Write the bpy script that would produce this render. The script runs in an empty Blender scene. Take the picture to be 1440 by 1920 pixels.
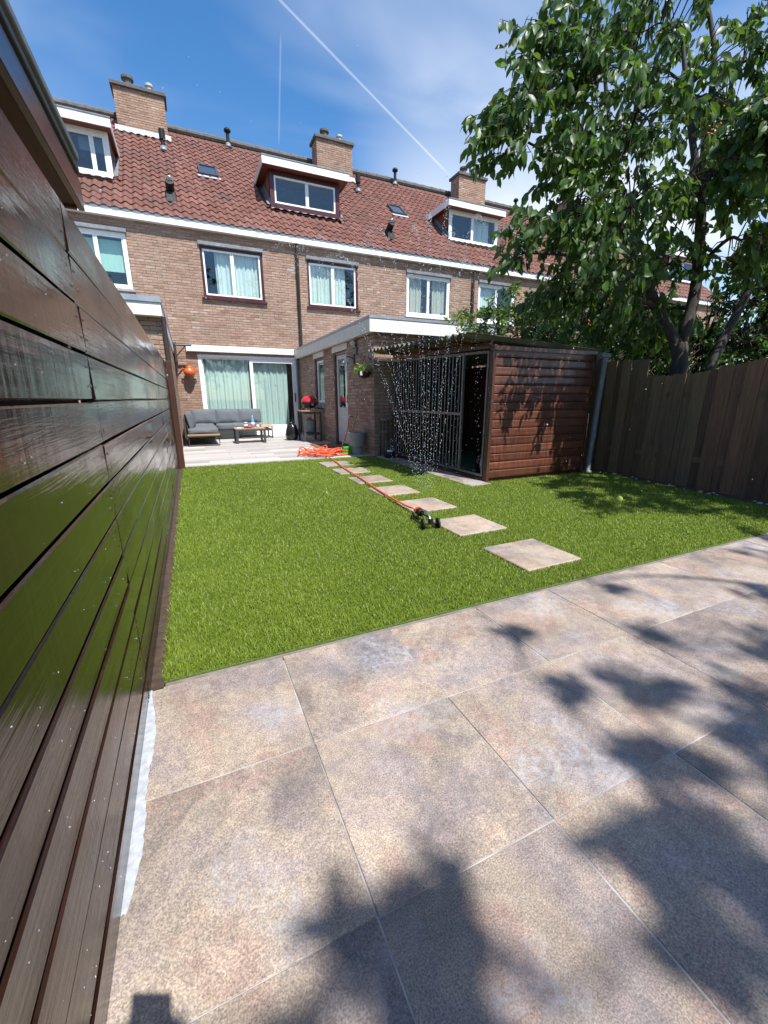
import bpy, bmesh, math, random
import numpy as np
from mathutils import Vector, Matrix

random.seed(7); RNG = np.random.default_rng(7)
R = math.radians
SC = bpy.context.scene
COL = SC.collection

# ------------------------------------------------------------------ camera
YAW, PITCH, ROLL, CAMH = R(24.6), R(15.5), R(-0.1), 1.05
fwd = Vector((math.sin(YAW)*math.cos(PITCH), math.cos(YAW)*math.cos(PITCH), -math.sin(PITCH)))
rgt = Vector((math.cos(YAW), -math.sin(YAW), 0)); upv = rgt.cross(fwd)
r2 = rgt*math.cos(ROLL)+upv*math.sin(ROLL); u2 = -rgt*math.sin(ROLL)+upv*math.cos(ROLL)
cd = bpy.data.cameras.new('Camera'); cam = bpy.data.objects.new('Camera', cd); COL.objects.link(cam)
cam.matrix_world = Matrix(((r2.x, u2.x, -fwd.x, 0), (r2.y, u2.y, -fwd.y, 0), (r2.z, u2.z, -fwd.z, CAMH), (0, 0, 0, 1)))
cd.sensor_fit = 'HORIZONTAL'; cd.sensor_width = 36; cd.lens = 36*770/1440
cd.clip_start = 0.02; cd.clip_end = 2000
SC.camera = cam

# ------------------------------------------------------------------ light
SUNV = Vector((0.16, -0.62, 1.065)).normalized()
SUN_EL = math.asin(SUNV.z); SUN_AZ = math.atan2(SUNV.x, SUNV.y)
SC.view_settings.view_transform = 'Standard'; SC.view_settings.look = 'None'
SC.view_settings.gamma = 1; SC.view_settings.use_curve_mapping = False
SC.view_settings.exposure = 0.66
sd = bpy.data.lights.new('Sun', 'SUN'); sd.energy = 5.0; sd.angle = R(0.53); sd.color = (1, 0.965, 0.92)
sun = bpy.data.objects.new('Sun', sd); COL.objects.link(sun)
sun.rotation_euler = SUNV.to_track_quat('Z', 'Y').to_euler(); sun.location = (3, -8, 15)

def pxdir(x, y):
    d = fwd*770+r2*(x-720)-u2*(y-960); return d.normalized()

W = bpy.data.worlds.new('World'); SC.world = W; W.use_nodes = True
def build_world():
    nt = W.node_tree; N = nt.nodes; L = nt.links; N.clear()
    out = N.new('ShaderNodeOutputWorld'); bg = N.new('ShaderNodeBackground'); bg.inputs[1].default_value = 0.135
    sky = N.new('ShaderNodeTexSky'); sky.sky_type = 'NISHITA'; sky.sun_disc = False
    sky.sun_elevation = SUN_EL; sky.sun_rotation = SUN_AZ
    sky.air_density = 1.0; sky.dust_density = 0.5; sky.ozone_density = 2.0
    tc = N.new('ShaderNodeTexCoord'); d = tc.outputs['Generated']
    def M(op, a, b=None, c=None):
        n = N.new('ShaderNodeMath'); n.operation = op
        for i, s in enumerate((a, b, c)):
            if s is None: continue
            if isinstance(s, (int, float)): n.inputs[i].default_value = s
            else: L.new(s, n.inputs[i])
        return n.outputs[0]
    def VM(op, a, b):
        n = N.new('ShaderNodeVectorMath'); n.operation = op; L.new(a, n.inputs[0])
        if isinstance(b, (tuple, list, Vector)): n.inputs[1].default_value = tuple(b)
        else: L.new(b, n.inputs[1])
        return n
    def RAMP(a, lo, hi, t0=0.0, t1=1.0):
        n = N.new('ShaderNodeMapRange'); n.interpolation_type = 'SMOOTHSTEP'; L.new(a, n.inputs[0])
        n.inputs[1].default_value = lo; n.inputs[2].default_value = hi; n.inputs[3].default_value = t0; n.inputs[4].default_value = t1
        return n.outputs[0]
    sep = N.new('ShaderNodeSeparateXYZ'); L.new(d, sep.inputs[0])
    zz = M('MAXIMUM', M('ADD', sep.outputs[2], 0.12), 0.05)
    cmb = N.new('ShaderNodeCombineXYZ'); L.new(M('DIVIDE', sep.outputs[0], zz), cmb.inputs[0]); L.new(M('DIVIDE', sep.outputs[1], zz), cmb.inputs[1])
    def noise(scale, vec, detail=6, rough=0.55, off=(0, 0, 0), sc=(1, 1, 1), rot=0):
        mp = N.new('ShaderNodeMapping'); L.new(vec, mp.inputs[0]); mp.inputs[1].default_value = off; mp.inputs[3].default_value = sc; mp.inputs[2].default_value = (0, 0, rot)
        n = N.new('ShaderNodeTexNoise'); n.inputs['Scale'].default_value = scale; n.inputs['Detail'].default_value = detail; n.inputs['Roughness'].default_value = rough
        n.inputs['Distortion'].default_value = 0.4
        L.new(mp.outputs[0], n.inputs[0]); return n.outputs[0]
    wisp = RAMP(noise(0.9, cmb.outputs[0], 4, 0.5, (3.1, 1.7, 0), (1.0, 2.2, 1), R(55)), 0.42, 0.80, 0.0, 0.36)
    # cumulus low over the roofs to the right
    puff = RAMP(noise(2.4, d, 7, 0.5, (2.3, 4.1, 1.0), (1, 1, 1.7)), 0.36, 0.52)
    cen = pxdir(1090, 330); dotc = VM('DOT_PRODUCT', d, cen).outputs['Value']
    low = RAMP(sep.outputs[2], 0.60, 0.22)
    puff = M('MULTIPLY', M('MULTIPLY', puff, RAMP(dotc, 0.90, 0.97)), low)
    cl = M('MINIMUM', M('ADD', wisp, M('MULTIPLY', puff, 0.9)), 0.93)
    def trail(p0, p1, w, op):
        a = pxdir(*p0); b = pxdir(*p1); n = a.cross(b).normalized(); m = (a+b).normalized()
        t = n.cross(m)
        e = M('ABSOLUTE', VM('DOT_PRODUCT', d, n).outputs['Value'])
        br = noise(14, d, 3, 0.6)
        e = M('DIVIDE', e, M('ADD', 0.5, br))
        al = VM('DOT_PRODUCT', d, t).outputs['Value']
        lim0 = abs(a.dot(t)); 
        rng = M('MULTIPLY', RAMP(al, -lim0*1.25, -lim0*0.9), RAMP(al, lim0*1.25, lim0*0.9))
        fw = VM('DOT_PRODUCT', d, m).outputs['Value']
        return M('MULTIPLY', M('MULTIPLY', RAMP(e, w, w*0.15, 0, op), rng), M('GREATER_THAN', fw, 0))
    cl = M('MINIMUM', M('ADD', cl, trail((515, -10), (825, 310), 0.0026, 0.25)), 0.95)
    cl = M('MINIMUM', M('ADD', cl, trail((526, 80), (523, 260), 0.0022, 0.13)), 0.95)
    mix = N.new('ShaderNodeMix'); mix.data_type = 'RGBA'; L.new(cl, mix.inputs[0])
    hsv = N.new('ShaderNodeHueSaturation'); hsv.inputs['Saturation'].default_value = 1.3; hsv.inputs['Value'].default_value = 1.0
    L.new(sky.outputs[0], hsv.inputs['Color']); L.new(hsv.outputs[0], mix.inputs[6]); mix.inputs[7].default_value = (5.2, 5.5, 5.9, 1)
    L.new(mix.outputs[2], bg.inputs[0]); L.new(bg.outputs[0], out.inputs[0])
build_world()

# ------------------------------------------------------------------ materials
class NT:
    def __init__(s, name):
        s.m = bpy.data.materials.new(name); s.m.use_nodes = True; s.t = s.m.node_tree; s.n = s.t.nodes; s.l = s.t.links
        s.n.clear(); s.out = s.n.new('ShaderNodeOutputMaterial'); s.b = s.n.new('ShaderNodeBsdfPrincipled'); s.l.new(s.b.outputs[0], s.out.inputs[0])
        s.geo = s.n.new('ShaderNodeNewGeometry'); s.pos = s.geo.outputs['Position']
        s.oi = s.n.new('ShaderNodeObjectInfo')
    def put(s, sock, v):
        if isinstance(v, bpy.types.NodeSocket): s.l.new(v, sock)
        elif isinstance(v, (tuple, list)): sock.default_value = (*v, 1) if len(v) == 3 and sock.type == 'RGBA' else v
        else: sock.default_value = v
    def math(s, op, a, b=0.0, c=0.0):
        n = s.n.new('ShaderNodeMath'); n.operation = op; s.put(n.inputs[0], a); s.put(n.inputs[1], b); s.put(n.inputs[2], c); return n.outputs[0]
    def mapping(s, vec, scale=(1, 1, 1), rot=(0, 0, 0), loc=(0, 0, 0)):
        n = s.n.new('ShaderNodeMapping'); s.put(n.inputs[0], vec); n.inputs[3].default_value = scale; n.inputs[2].default_value = rot; s.put(n.inputs[1], loc); return n.outputs[0]
    def noise(s, scale, vec=None, detail=4, rough=0.55, dist=0.0):
        n = s.n.new('ShaderNodeTexNoise'); s.put(n.inputs['Vector'], vec if vec is not None else s.pos); n.inputs['Scale'].default_value = scale
        n.inputs['Detail'].default_value = detail; n.inputs['Roughness'].default_value = rough; n.inputs['Distortion'].default_value = dist; return n.outputs[0]
    def ramp(s, fac, stops):
        n = s.n.new('ShaderNodeValToRGB'); s.put(n.inputs[0], fac); e = n.color_ramp.elements
        while len(e) < len(stops): e.new(0.5)
        for i, (p, c) in enumerate(stops): e[i].position = p; e[i].color = (*c, 1)
        return n.outputs[0]
    def mr(s, a, lo, hi, t0=0.0, t1=1.0):
        n = s.n.new('ShaderNodeMapRange'); s.put(n.inputs[0], a); n.inputs[1].default_value = lo; n.inputs[2].default_value = hi; n.inputs[3].default_value = t0; n.inputs[4].default_value = t1; return n.outputs[0]
    def mix(s, f, a, b, mode='MIX'):
        n = s.n.new('ShaderNodeMix'); n.data_type = 'RGBA'; n.blend_type = mode; s.put(n.inputs[0], f); s.put(n.inputs[6], a); s.put(n.inputs[7], b); return n.outputs[2]
    def bump(s, h, strength=0.3, dist=0.01):
        n = s.n.new('ShaderNodeBump'); n.inputs['Strength'].default_value = strength; n.inputs['Distance'].default_value = dist; s.put(n.inputs['Height'], h); s.l.new(n.outputs[0], s.b.inputs['Normal']); return n
    def attr(s, name):
        n = s.n.new('ShaderNodeAttribute'); n.attribute_name = name; return n.outputs['Fac']
    def set(s, **k):
        nm = dict(color='Base Color', rough='Roughness', metal='Metallic', spec='Specular IOR Level', coat='Coat Weight', coatr='Coat Roughness', trans='Transmission Weight', ior='IOR', sheen='Sheen Weight', alpha='Alpha')
        for a, v in k.items(): s.put(s.b.inputs[nm[a]], v)
        return s

MATS = {}
def plain(name, col, rough=0.6, metal=0.0, var=0.12, nscale=9.0, bump=0.0, bscale=60.0, coat=0.0, spec=0.5):
    t = NT(name); f = t.noise(nscale, detail=5)
    lo = tuple(c*(1-var) for c in col); hi = tuple(min(1, c*(1+var)) for c in col)
    t.set(color=t.ramp(f, [(0.3, lo), (0.7, hi)]), rough=t.mr(t.noise(nscale*2.3), 0.3, 0.7, max(0, rough-0.08), min(1, rough+0.08)), metal=metal, coat=coat, spec=spec)
    if bump: t.bump(t.noise(bscale), bump, 0.004)
    MATS[name] = t.m; return t.m

plain('white_paint', (0.78, 0.78, 0.76), 0.45, var=0.05); plain('white_plastic', (0.8, 0.8, 0.79), 0.3, var=0.04)
plain('cream_board', (0.62, 0.58, 0.5), 0.6, var=0.07); plain('grey_trim', (0.32, 0.36, 0.42), 0.4, metal=0.3)
plain('mahogany', (0.06, 0.013, 0.012), 0.35, var=0.25); plain('brown_pipe', (0.045, 0.03, 0.026), 0.45); plain('grey_pipe', (0.13, 0.13, 0.135), 0.5)
plain('black_plastic', (0.012, 0.012, 0.013), 0.6, spec=0.3); plain('black_metal', (0.018, 0.018, 0.02), 0.4, metal=0.4); plain('lead', (0.2, 0.21, 0.22), 0.55, metal=0.3, var=0.25)
plain('galv', (0.20, 0.205, 0.21), 0.45, metal=0.7, var=0.2); plain('steel', (0.5, 0.5, 0.5), 0.3, metal=0.9); plain('concrete', (0.3, 0.29, 0.27), 0.85, var=0.2, bump=0.3)
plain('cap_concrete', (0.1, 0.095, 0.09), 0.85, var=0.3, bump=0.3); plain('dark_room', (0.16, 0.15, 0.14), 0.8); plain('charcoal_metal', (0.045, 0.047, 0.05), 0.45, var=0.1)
plain('teak', (0.42, 0.25, 0.13), 0.5, var=0.2, nscale=22); plain('cushion', (0.105, 0.12, 0.135), 0.9, var=0.1, nscale=200, bump=0.15, bscale=400); plain('red_enamel', (0.5, 0.012, 0.02), 0.15, var=0.06, coat=0.6)
plain('terracotta', (0.55, 0.11, 0.03), 0.35, var=0.12); plain('hose_orange', (0.75, 0.1, 0.03), 0.35, var=0.06); plain('brush_green', (0.06, 0.36, 0.03), 0.7); plain('pot_grey', (0.2, 0.23, 0.23), 0.5)
plain('soil', (0.055, 0.035, 0.022), 0.95, var=0.4, nscale=30, bump=0.6, bscale=90); plain('doormat', (0.2, 0.09, 0.035), 0.95, var=0.25, nscale=120, bump=0.7, bscale=300); plain('cement', (0.36, 0.38, 0.41), 0.9, var=0.22, nscale=40, bump=0.4, bscale=120)
plain('bin_bag', (0.01, 0.01, 0.011), 0.22, bump=0.5, bscale=25); plain('label_white', (0.75, 0.75, 0.75), 0.5); plain('glass_blue', (0.12, 0.3, 0.55), 0.08, var=0.05); plain('jar_brown', (0.1, 0.04, 0.02), 0.15)
plain('red_plastic', (0.6, 0.05, 0.03), 0.35); plain('bucket_stuff', (0.09, 0.12, 0.04), 0.9, var=0.3, nscale=60); plain('yellow_soft', (0.6, 0.42, 0.16), 0.8); plain('teal_plastic', (0.03, 0.22, 0.22), 0.4); plain('skin', (0.5, 0.3, 0.22), 0.5, var=0.06)
plain('dark_cloth', (0.03, 0.035, 0.05), 0.9); plain('denim', (0.06, 0.09, 0.16), 0.9, nscale=60); plain('turf_carpet', (0.035, 0.07, 0.02), 0.95); plain('grout', (0.33, 0.32, 0.31), 0.9, var=0.45, nscale=7, bump=0.3); plain('cheek_wood', (0.15, 0.045, 0.025), 0.5, var=0.15)
plain('kerb_stone', (0.17, 0.15, 0.13), 0.9, var=0.35, nscale=14, bump=0.4); plain('lantern_grey', (0.45, 0.45, 0.43), 0.5); plain('basket_dark', (0.03, 0.022, 0.015), 0.9, bump=0.8, bscale=80); plain('terr_grout', (0.4, 0.38, 0.36), 0.9)

def glass_mat(name, tint=(0.88, 0.93, 0.92), refl=0.015):
    t = NT(name); t.n.remove(t.b)
    tr = t.n.new('ShaderNodeBsdfTransparent'); tr.inputs[0].default_value = (*tint, 1); gl = t.n.new('ShaderNodeBsdfGlossy'); gl.inputs['Roughness'].default_value = 0.01; gl.inputs[0].default_value = (1, 1, 1, 1)
    lw = t.n.new('ShaderNodeLayerWeight'); lw.inputs[0].default_value = 0.5
    f = t.math('MINIMUM', t.math('ADD', t.math('MULTIPLY', t.math('POWER', lw.outputs['Facing'], 5.0), 0.9), 0.04+refl), 1.0)
    ms = t.n.new('ShaderNodeMixShader'); t.l.new(f, ms.inputs[0]); t.l.new(tr.outputs[0], ms.inputs[1]); t.l.new(gl.outputs[0], ms.inputs[2]); t.l.new(ms.outputs[0], t.out.inputs[0])
    MATS[name] = t.m
glass_mat('glass'); glass_mat('glass_dark', (0.45, 0.5, 0.5), 0.12)

def wood_mat(name, c0, c1, axis, rough, seed_by_obj=True, coat=0.0, bump=0.25, stretch=14.0, weather=None, coatr=0.05, fine=1.0, spec=0.5):
    """grain stretched along world axis 0/1/2"""
    t = NT(name); sc = [stretch]*3; sc[axis] = stretch*0.05
    off = t.n.new('ShaderNodeCombineXYZ')
    for i in range(3): t.l.new(t.math('MULTIPLY', t.oi.outputs['Random'], 37.0+i*11), off.inputs[i])
    v = t.mapping(t.pos, tuple(sc), loc=(0, 0, 0)); va = t.n.new('ShaderNodeVectorMath'); va.operation = 'ADD'; t.l.new(v, va.inputs[0]); t.l.new(off.outputs[0], va.inputs[1]); v = va.outputs[0]
    g = t.noise(1.0, v, 6, 0.6, 1.2); g2 = t.noise(5.0*fine, v, 4, 0.6, 0.5)
    gg = t.math('ADD', t.math('MULTIPLY', g, 0.6), t.math('MULTIPLY', g2, 0.4))
    c = t.ramp(gg, [(0.3, c0), (0.7, c1)])
    rv = t.mr(t.oi.outputs['Random'], 0, 1, 0.72, 1.28); vm = t.n.new('ShaderNodeVectorMath'); vm.operation = 'SCALE'; t.l.new(c, vm.inputs[0]); t.l.new(rv, vm.inputs[3]); c = vm.outputs[0]
    if weather:
        wc, lo, hi, amt = weather
        w = t.mr(t.noise(2.2, t.pos, 6, 0.65), lo, hi, 0, amt); c = t.mix(w, c, wc)
    t.set(color=c, rough=rough, coat=coat, coatr=coatr, spec=spec); t.bump(gg, bump, 0.006)
    MATS[name] = t; return t

def fence_wet():
    t = wood_mat('fence_wet', (0.008, 0.0036, 0.0024), (0.030, 0.0125, 0.0075), 1, 0.12, coat=0.0, bump=0.10, stretch=22.0)
    # water film: smooth where wet, rougher where the coarse grain stands proud
    sc = t.mapping(t.pos, (16, 0.9, 16)); g = t.noise(1.0, sc, 7, 0.62, 1.5)
    wet = t.mr(t.noise(2.0, t.mapping(t.pos, (1, 0.55, 1.3)), 4, 0.6), 0.36, 0.62)
    fine = t.noise(2.0, t.mapping(t.pos, (40, 1.6, 40)), 5, 0.6, 0.8)
    h = t.math('ADD', t.math('MULTIPLY', g, 0.7), t.math('MULTIPLY', fine, 0.35))
    runs = t.noise(1.0, t.mapping(t.pos, (30, 30, 2.2)), 3, 0.5, 0.4)
    h = t.math('ADD', h, t.math('MULTIPLY', runs, 0.4))
    bp = t.bump(h, 0.16, 0.006); t.l.new(t.mr(wet, 0, 1, 0.8, 0.17), bp.inputs['Strength'])
    t.set(rough=t.mr(wet, 0, 1, 0.24, 0.055), spec=0.6)
fence_wet()
wood_mat('fence_old', (0.06, 0.038, 0.019), (0.215, 0.13, 0.064), 2, 0.75, stretch=30.0, bump=0.5, weather=((0.085, 0.085, 0.06), 0.5, 0.75, 0.6))
wood_mat('fence_old_red', (0.06, 0.030, 0.017), (0.20, 0.098, 0.052), 2, 0.7, stretch=30.0, bump=0.5, weather=((0.10, 0.08, 0.055), 0.56, 0.75, 0.5))
wood_mat('kennel_wood', (0.055, 0.018, 0.009), (0.165, 0.055, 0.027), 0, 0.35, stretch=16.0, bump=0.25, coat=0.25, weather=((0.22, 0.12, 0.08), 0.54, 0.78, 0.4))
_k = MATS['kennel_wood']; _st = _k.noise(1.0, _k.mapping(_k.pos, (70, 70, 5)), 4, 0.6, 0.3); _low = _k.mr(_k.noise(1.6, detail=4), 0.35, 0.65, 0.1, 0.75)
_src = _k.b.inputs['Base Color'].links[0].from_socket; _k.set(color=_k.mix(_low, _src, _k.mix(1.0, _src, _k.ramp(_st, [(0.35, (0.42, 0.40, 0.40)), (0.65, (1.25, 1.28, 1.32))]), 'MULTIPLY')), rough=_k.mr(_st, 0.3, 0.7, 0.3, 0.6))
wood_mat('kennel_post', (0.035, 0.014, 0.008), (0.085, 0.032, 0.018), 2, 0.5, stretch=16.0)
wood_mat('gap_shade_wood', (0.006, 0.004, 0.003), (0.016, 0.009, 0.006), 1, 0.6, stretch=14.0)  # near-black colour standing in for the shade inside the plank gaps
wood_mat('fascia_brown', (0.035, 0.016, 0.012), (0.075, 0.035, 0.025), 1, 0.22, stretch=14.0, bump=0.08)
wood_mat('soffit_brown', (0.05, 0.02, 0.01), (0.13, 0.05, 0.022), 1, 0.6, stretch=14.0)
wood_mat('broom_wood', (0.2, 0.12, 0.06), (0.4, 0.26, 0.14), 2, 0.6, stretch=30.0)
wood_mat('terrace_plank', (0.31, 0.285, 0.265), (0.50, 0.465, 0.44), 0, 0.55, stretch=10.0, bump=0.08, weather=((0.30, 0.28, 0.27), 0.55, 0.8, 0.35))
wood_mat('slat_teak', (0.3, 0.17, 0.09), (0.52, 0.32, 0.18), 0, 0.5, stretch=20.0)

def brick_mats():
    for nm, src in (('brick_mass', 'attr'), ('brick_single', 'obj')):
        t = NT(nm); r = t.attr('rnd') if src == 'attr' else t.oi.outputs['Random']
        c = t.ramp(r, [(0.0, (0.29, 0.185, 0.13)), (0.25, (0.37, 0.235, 0.17)), (0.5, (0.42, 0.28, 0.205)), (0.75, (0.455, 0.315, 0.24)), (0.93, (0.49, 0.36, 0.28)), (1.0, (0.53, 0.42, 0.34))])
        c = t.mix(0.55, c, t.ramp(t.noise(38.0, detail=5), [(0.3, (0.35, 0.3, 0.28)), (0.7, (1.0, 1.0, 1.0))]), 'MULTIPLY')
        c = t.mix(t.mr(t.noise(0.8, detail=5), 0.45, 0.75, 0, 0.35), c, (0.17, 0.13, 0.10))
        t.set(color=c, rough=0.9, spec=0.2); t.bump(t.noise(90.0, detail=6), 0.6, 0.006); MATS[nm] = t
    t = NT('mortar'); t.set(color=t.ramp(t.noise(6.0, detail=6), [(0.3, (0.12, 0.09, 0.07)), (0.7, (0.28, 0.22, 0.17))]), rough=0.95); t.bump(t.noise(120.0), 0.4, 0.004); MATS['mortar'] = t
    for nm, src in (('tile_mass', 'attr'), ('tile_single', 'obj')):
        t = NT(nm); r = t.attr('rnd') if src == 'attr' else t.oi.outputs['Random']
        c = t.ramp(r, [(0.0, (0.15, 0.062, 0.045)), (0.4, (0.18, 0.075, 0.055)), (0.8, (0.20, 0.086, 0.064)), (1.0, (0.235, 0.11, 0.085))])
        dirt = t.mr(t.noise(1.1, detail=6, rough=0.65), 0.48, 0.72, 0, 0.6); c = t.mix(dirt, c, (0.09, 0.062, 0.052))
        lich = t.mr(t.noise(24.0, detail=3), 0.70, 0.76, 0, 0.6); c = t.mix(lich, c, (0.34, 0.31, 0.27))
        c = t.mix(0.35, c, t.ramp(t.noise(60.0, detail=4), [(0.3, (0.4, 0.4, 0.4)), (0.7, (1, 1, 1))]), 'MULTIPLY')
        t.set(color=c, rough=0.75, spec=0.35); t.bump(t.noise(70.0), 0.3, 0.006); MATS[nm] = t
brick_mats()

def paving_mat(name, mean, sat, seed, eff=0.7):
    t = NT(name); off = t.n.new('ShaderNodeCombineXYZ')
    for i in range(3): t.l.new(t.math('MULTIPLY', t.oi.outputs['Random'], 61.0+i*17+seed), off.inputs[i])
    va = t.n.new('ShaderNodeVectorMath'); va.operation = 'ADD'; t.l.new(t.pos, va.inputs[0]); t.l.new(off.outputs[0], va.inputs[1]); v = va.outputs[0]
    big = t.noise(2.6, v, 6, 0.62, 0.8); hue = t.noise(3.7, t.mapping(v, loc=(7, 3, 1)), 4, 0.55, 0.4)
    c = t.ramp(hue, [(0.28, (0.29, 0.275, 0.275)), (0.42, (0.36, 0.30, 0.275)), (0.52, (0.42, 0.355, 0.285)), (0.62, (0.415, 0.305, 0.25)), (0.75, (0.34, 0.295, 0.28))])
    c = t.mix(0.9, c, t.ramp(big, [(0.30, (0.50, 0.50, 0.53)), (0.5, (0.98, 0.97, 0.95)), (0.68, (1.28, 1.26, 1.2))]), 'MULTIPLY')
    sp = t.noise(260.0, v, 3, 0.7); c = t.mix(0.8, c, t.ramp(sp, [(0.33, (0.40, 0.40, 0.42)), (0.5, (0.98, 0.96, 0.94)), (0.64, (1.6, 1.55, 1.48))]), 'MULTIPLY')
    mid = t.noise(40.0, v, 4, 0.65); c = t.mix(0.45, c, t.ramp(mid, [(0.3, (0.66, 0.66, 0.68)), (0.7, (1.25, 1.22, 1.18))]), 'MULTIPLY')
    e = t.math('MULTIPLY', t.mr(t.noise(2.3, t.pos, 4, 0.6), 0.52, 0.64), t.mr(t.noise(38.0, t.pos, 5, 0.75), 0.40, 0.62)); c = t.mix(t.math('MULTIPLY', e, eff*0.85), c, (0.52, 0.545, 0.59)); dk = t.mr(t.noise(4.3, t.mapping(t.pos, loc=(3, 9, 2)), 6, 0.68), 0.56, 0.72, 0, 0.55); c = t.mix(dk, c, (0.13, 0.125, 0.125)); rv = t.mr(t.oi.outputs['Random'], 0, 1, 0.86, 1.12); sc_ = t.n.new('ShaderNodeVectorMath'); sc_.operation = 'SCALE'; t.l.new(c, sc_.inputs[0]); t.l.new(rv, sc_.inputs[3]); c = sc_.outputs[0]
    vm = t.n.new('ShaderNodeVectorMath'); vm.operation = 'MULTIPLY'; t.l.new(c, vm.inputs[0]); vm.inputs[1].default_value = mean; c = vm.outputs[0]
    t.set(color=c, rough=t.mr(mid, 0.3, 0.7, 0.5, 0.75)); t.bump(t.math('ADD', t.math('MULTIPLY', sp, 0.5), mid), 0.35, 0.004); MATS[name] = t
paving_mat('patio_tile', (0.725, 0.725, 0.74), 1, 0); paving_mat('step_tile', (0.84, 0.85, 0.83), 1, 5, 0.25)

def grass_mat():
    t = NT('grass_blade'); r = t.attr('rnd')
    c = t.ramp(r, [(0.0, (0.11, 0.165, 0.014)), (0.35, (0.20, 0.28, 0.025)), (0.7, (0.29, 0.375, 0.05)), (0.9, (0.36, 0.44, 0.11)), (1.0, (0.50, 0.52, 0.24))])
    c = t.mix(t.mr(t.noise(1.7, detail=4), 0.42, 0.72, 0, 0.4), c, (0.125, 0.215, 0.018))
    t.set(color=c, rough=0.42, spec=0.4)
    tl = t.n.new('ShaderNodeBsdfTranslucent'); t.put(tl.inputs[0], c); ms = t.n.new('ShaderNodeMixShader'); ms.inputs[0].default_value = 0.4
    t.l.new(t.b.outputs[0], ms.inputs[1]); t.l.new(tl.outputs[0], ms.inputs[2]); t.l.new(ms.outputs[0], t.out.inputs[0]); MATS['grass_blade'] = t
    t = NT('turf'); t.set(color=t.ramp(t.noise(90.0), [(0.3, (0.04, 0.06, 0.008)), (0.7, (0.10, 0.15, 0.02))]), rough=0.9); MATS['turf'] = t
    t = NT('ground'); t.set(color=t.ramp(t.noise(3.0, detail=6), [(0.3, (0.06, 0.06, 0.03)), (0.7, (0.11, 0.10, 0.06))]), rough=0.95); MATS['ground'] = t
grass_mat()

def leaf_mat(name, c0, c1, trc, tr=0.28, rough=0.33):
    t = NT(name); r = t.attr('rnd'); r2_ = t.math('FRACT', t.math('ADD', r, t.oi.outputs['Random']))
    c = t.ramp(r2_, [(0.0, c0), (0.75, c1), (1.0, tuple(x*1.5 for x in c1))]); c = t.mix(0.4, c, t.ramp(t.noise(50.0), [(0.3, (0.6, 0.6, 0.6)), (0.7, (1.1, 1.1, 1.1))]), 'MULTIPLY')
    t.set(color=c, rough=rough, spec=0.35)
    tl = t.n.new('ShaderNodeBsdfTranslucent'); tl.inputs[0].default_value = (*trc, 1); ms = t.n.new('ShaderNodeMixShader'); ms.inputs[0].default_value = tr
    t.l.new(t.b.outputs[0], ms.inputs[1]); t.l.new(tl.outputs[0], ms.inputs[2]); t.l.new(ms.outputs[0], t.out.inputs[0]); MATS[name] = t
leaf_mat('leaf_cherry', (0.022, 0.052, 0.012), (0.062, 0.120, 0.026), (0.17, 0.30, 0.03), 0.3, 0.42)
leaf_mat('leaf_light', (0.08, 0.15, 0.02), (0.17, 0.27, 0.05), (0.25, 0.4, 0.05), 0.35, 0.45)
leaf_mat('leaf_mid', (0.022, 0.052, 0.012), (0.065, 0.125, 0.026), (0.11, 0.22, 0.025), 0.25, 0.45)
def bark():
    t = NT('bark'); g = t.noise(1.0, t.mapping(t.pos, (22, 22, 6)), 6, 0.6, 0.8)
    t.set(color=t.ramp(g, [(0.3, (0.014, 0.011, 0.008)), (0.7, (0.055, 0.045, 0.034))]), rough=0.85); t.bump(g, 0.6, 0.02); MATS['bark'] = t
    t = NT('cherry_fruit'); t.set(color=(0.6, 0.14, 0.02), rough=0.25); MATS['cherry_fruit'] = t
    t = NT('water'); t.set(color=(0.95, 0.97, 1.0), rough=0.04, trans=0.75, ior=1.33, spec=1.0); MATS['water'] = t
    t = NT('corrugated'); g = t.noise(2.0, detail=6); t.set(color=t.ramp(g, [(0.3, (0.05, 0.05, 0.032)), (0.55, (0.12, 0.115, 0.09)), (0.75, (0.17, 0.17, 0.145))]), rough=0.8); t.bump(t.noise(60.0), 0.3, 0.004); MATS['corrugated'] = t
    for nm, c in (('curtain_green', (0.62, 0.71, 0.68)), ('curtain_white', (0.76, 0.79, 0.77)), ('curtain_beige', (0.58, 0.52, 0.44)), ('blind_green', (0.5, 0.72, 0.62)), ('blind_grey', (0.2, 0.24, 0.3))):
        t = NT(nm); f = t.noise(1.0, t.mapping(t.pos, (90, 20, 3)), 3); t.set(color=t.ramp(f, [(0.3, tuple(x*0.88 for x in c)), (0.7, c)]), rough=0.95, sheen=0.2); MATS[nm] = t
bark()
def MT(m):
    m = MATS[m]; return m.m if isinstance(m, NT) else m

# ------------------------------------------------------------------ builders
LOC = {}
def setp(o, label=None, cat=None, group=None, kind=None):
    if label: o['label'] = label
    if cat: o['category'] = cat
    if group: o['group'] = group
    if kind: o['kind'] = kind
def thing(name, label, cat, loc, group=None):
    o = bpy.data.objects.new(name, None); COL.objects.link(o); o.location = loc; o.empty_display_size = 0.1
    LOC[o.name] = Vector(loc); setp(o, label, cat, group); return o
def finish_mesh(me, mat, smooth=False):
    if mat: me.materials.append(MT(mat))
    if smooth: me.polygons.foreach_set('use_smooth', [True]*len(me.polygons))
    me.update()
def place(name, me, parent=None, loc=(0, 0, 0), rot=None, scale=None):
    """link a (shared) mesh at a world location"""
    o = bpy.data.objects.new(name, me); COL.objects.link(o)
    base = LOC[parent.name] if parent else Vector((0, 0, 0))
    if parent: o.parent = parent
    o.location = Vector(loc)-base
    if rot is not None: o.rotation_euler = rot
    if scale is not None: o.scale = scale
    LOC[o.name] = Vector(loc); return o
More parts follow.
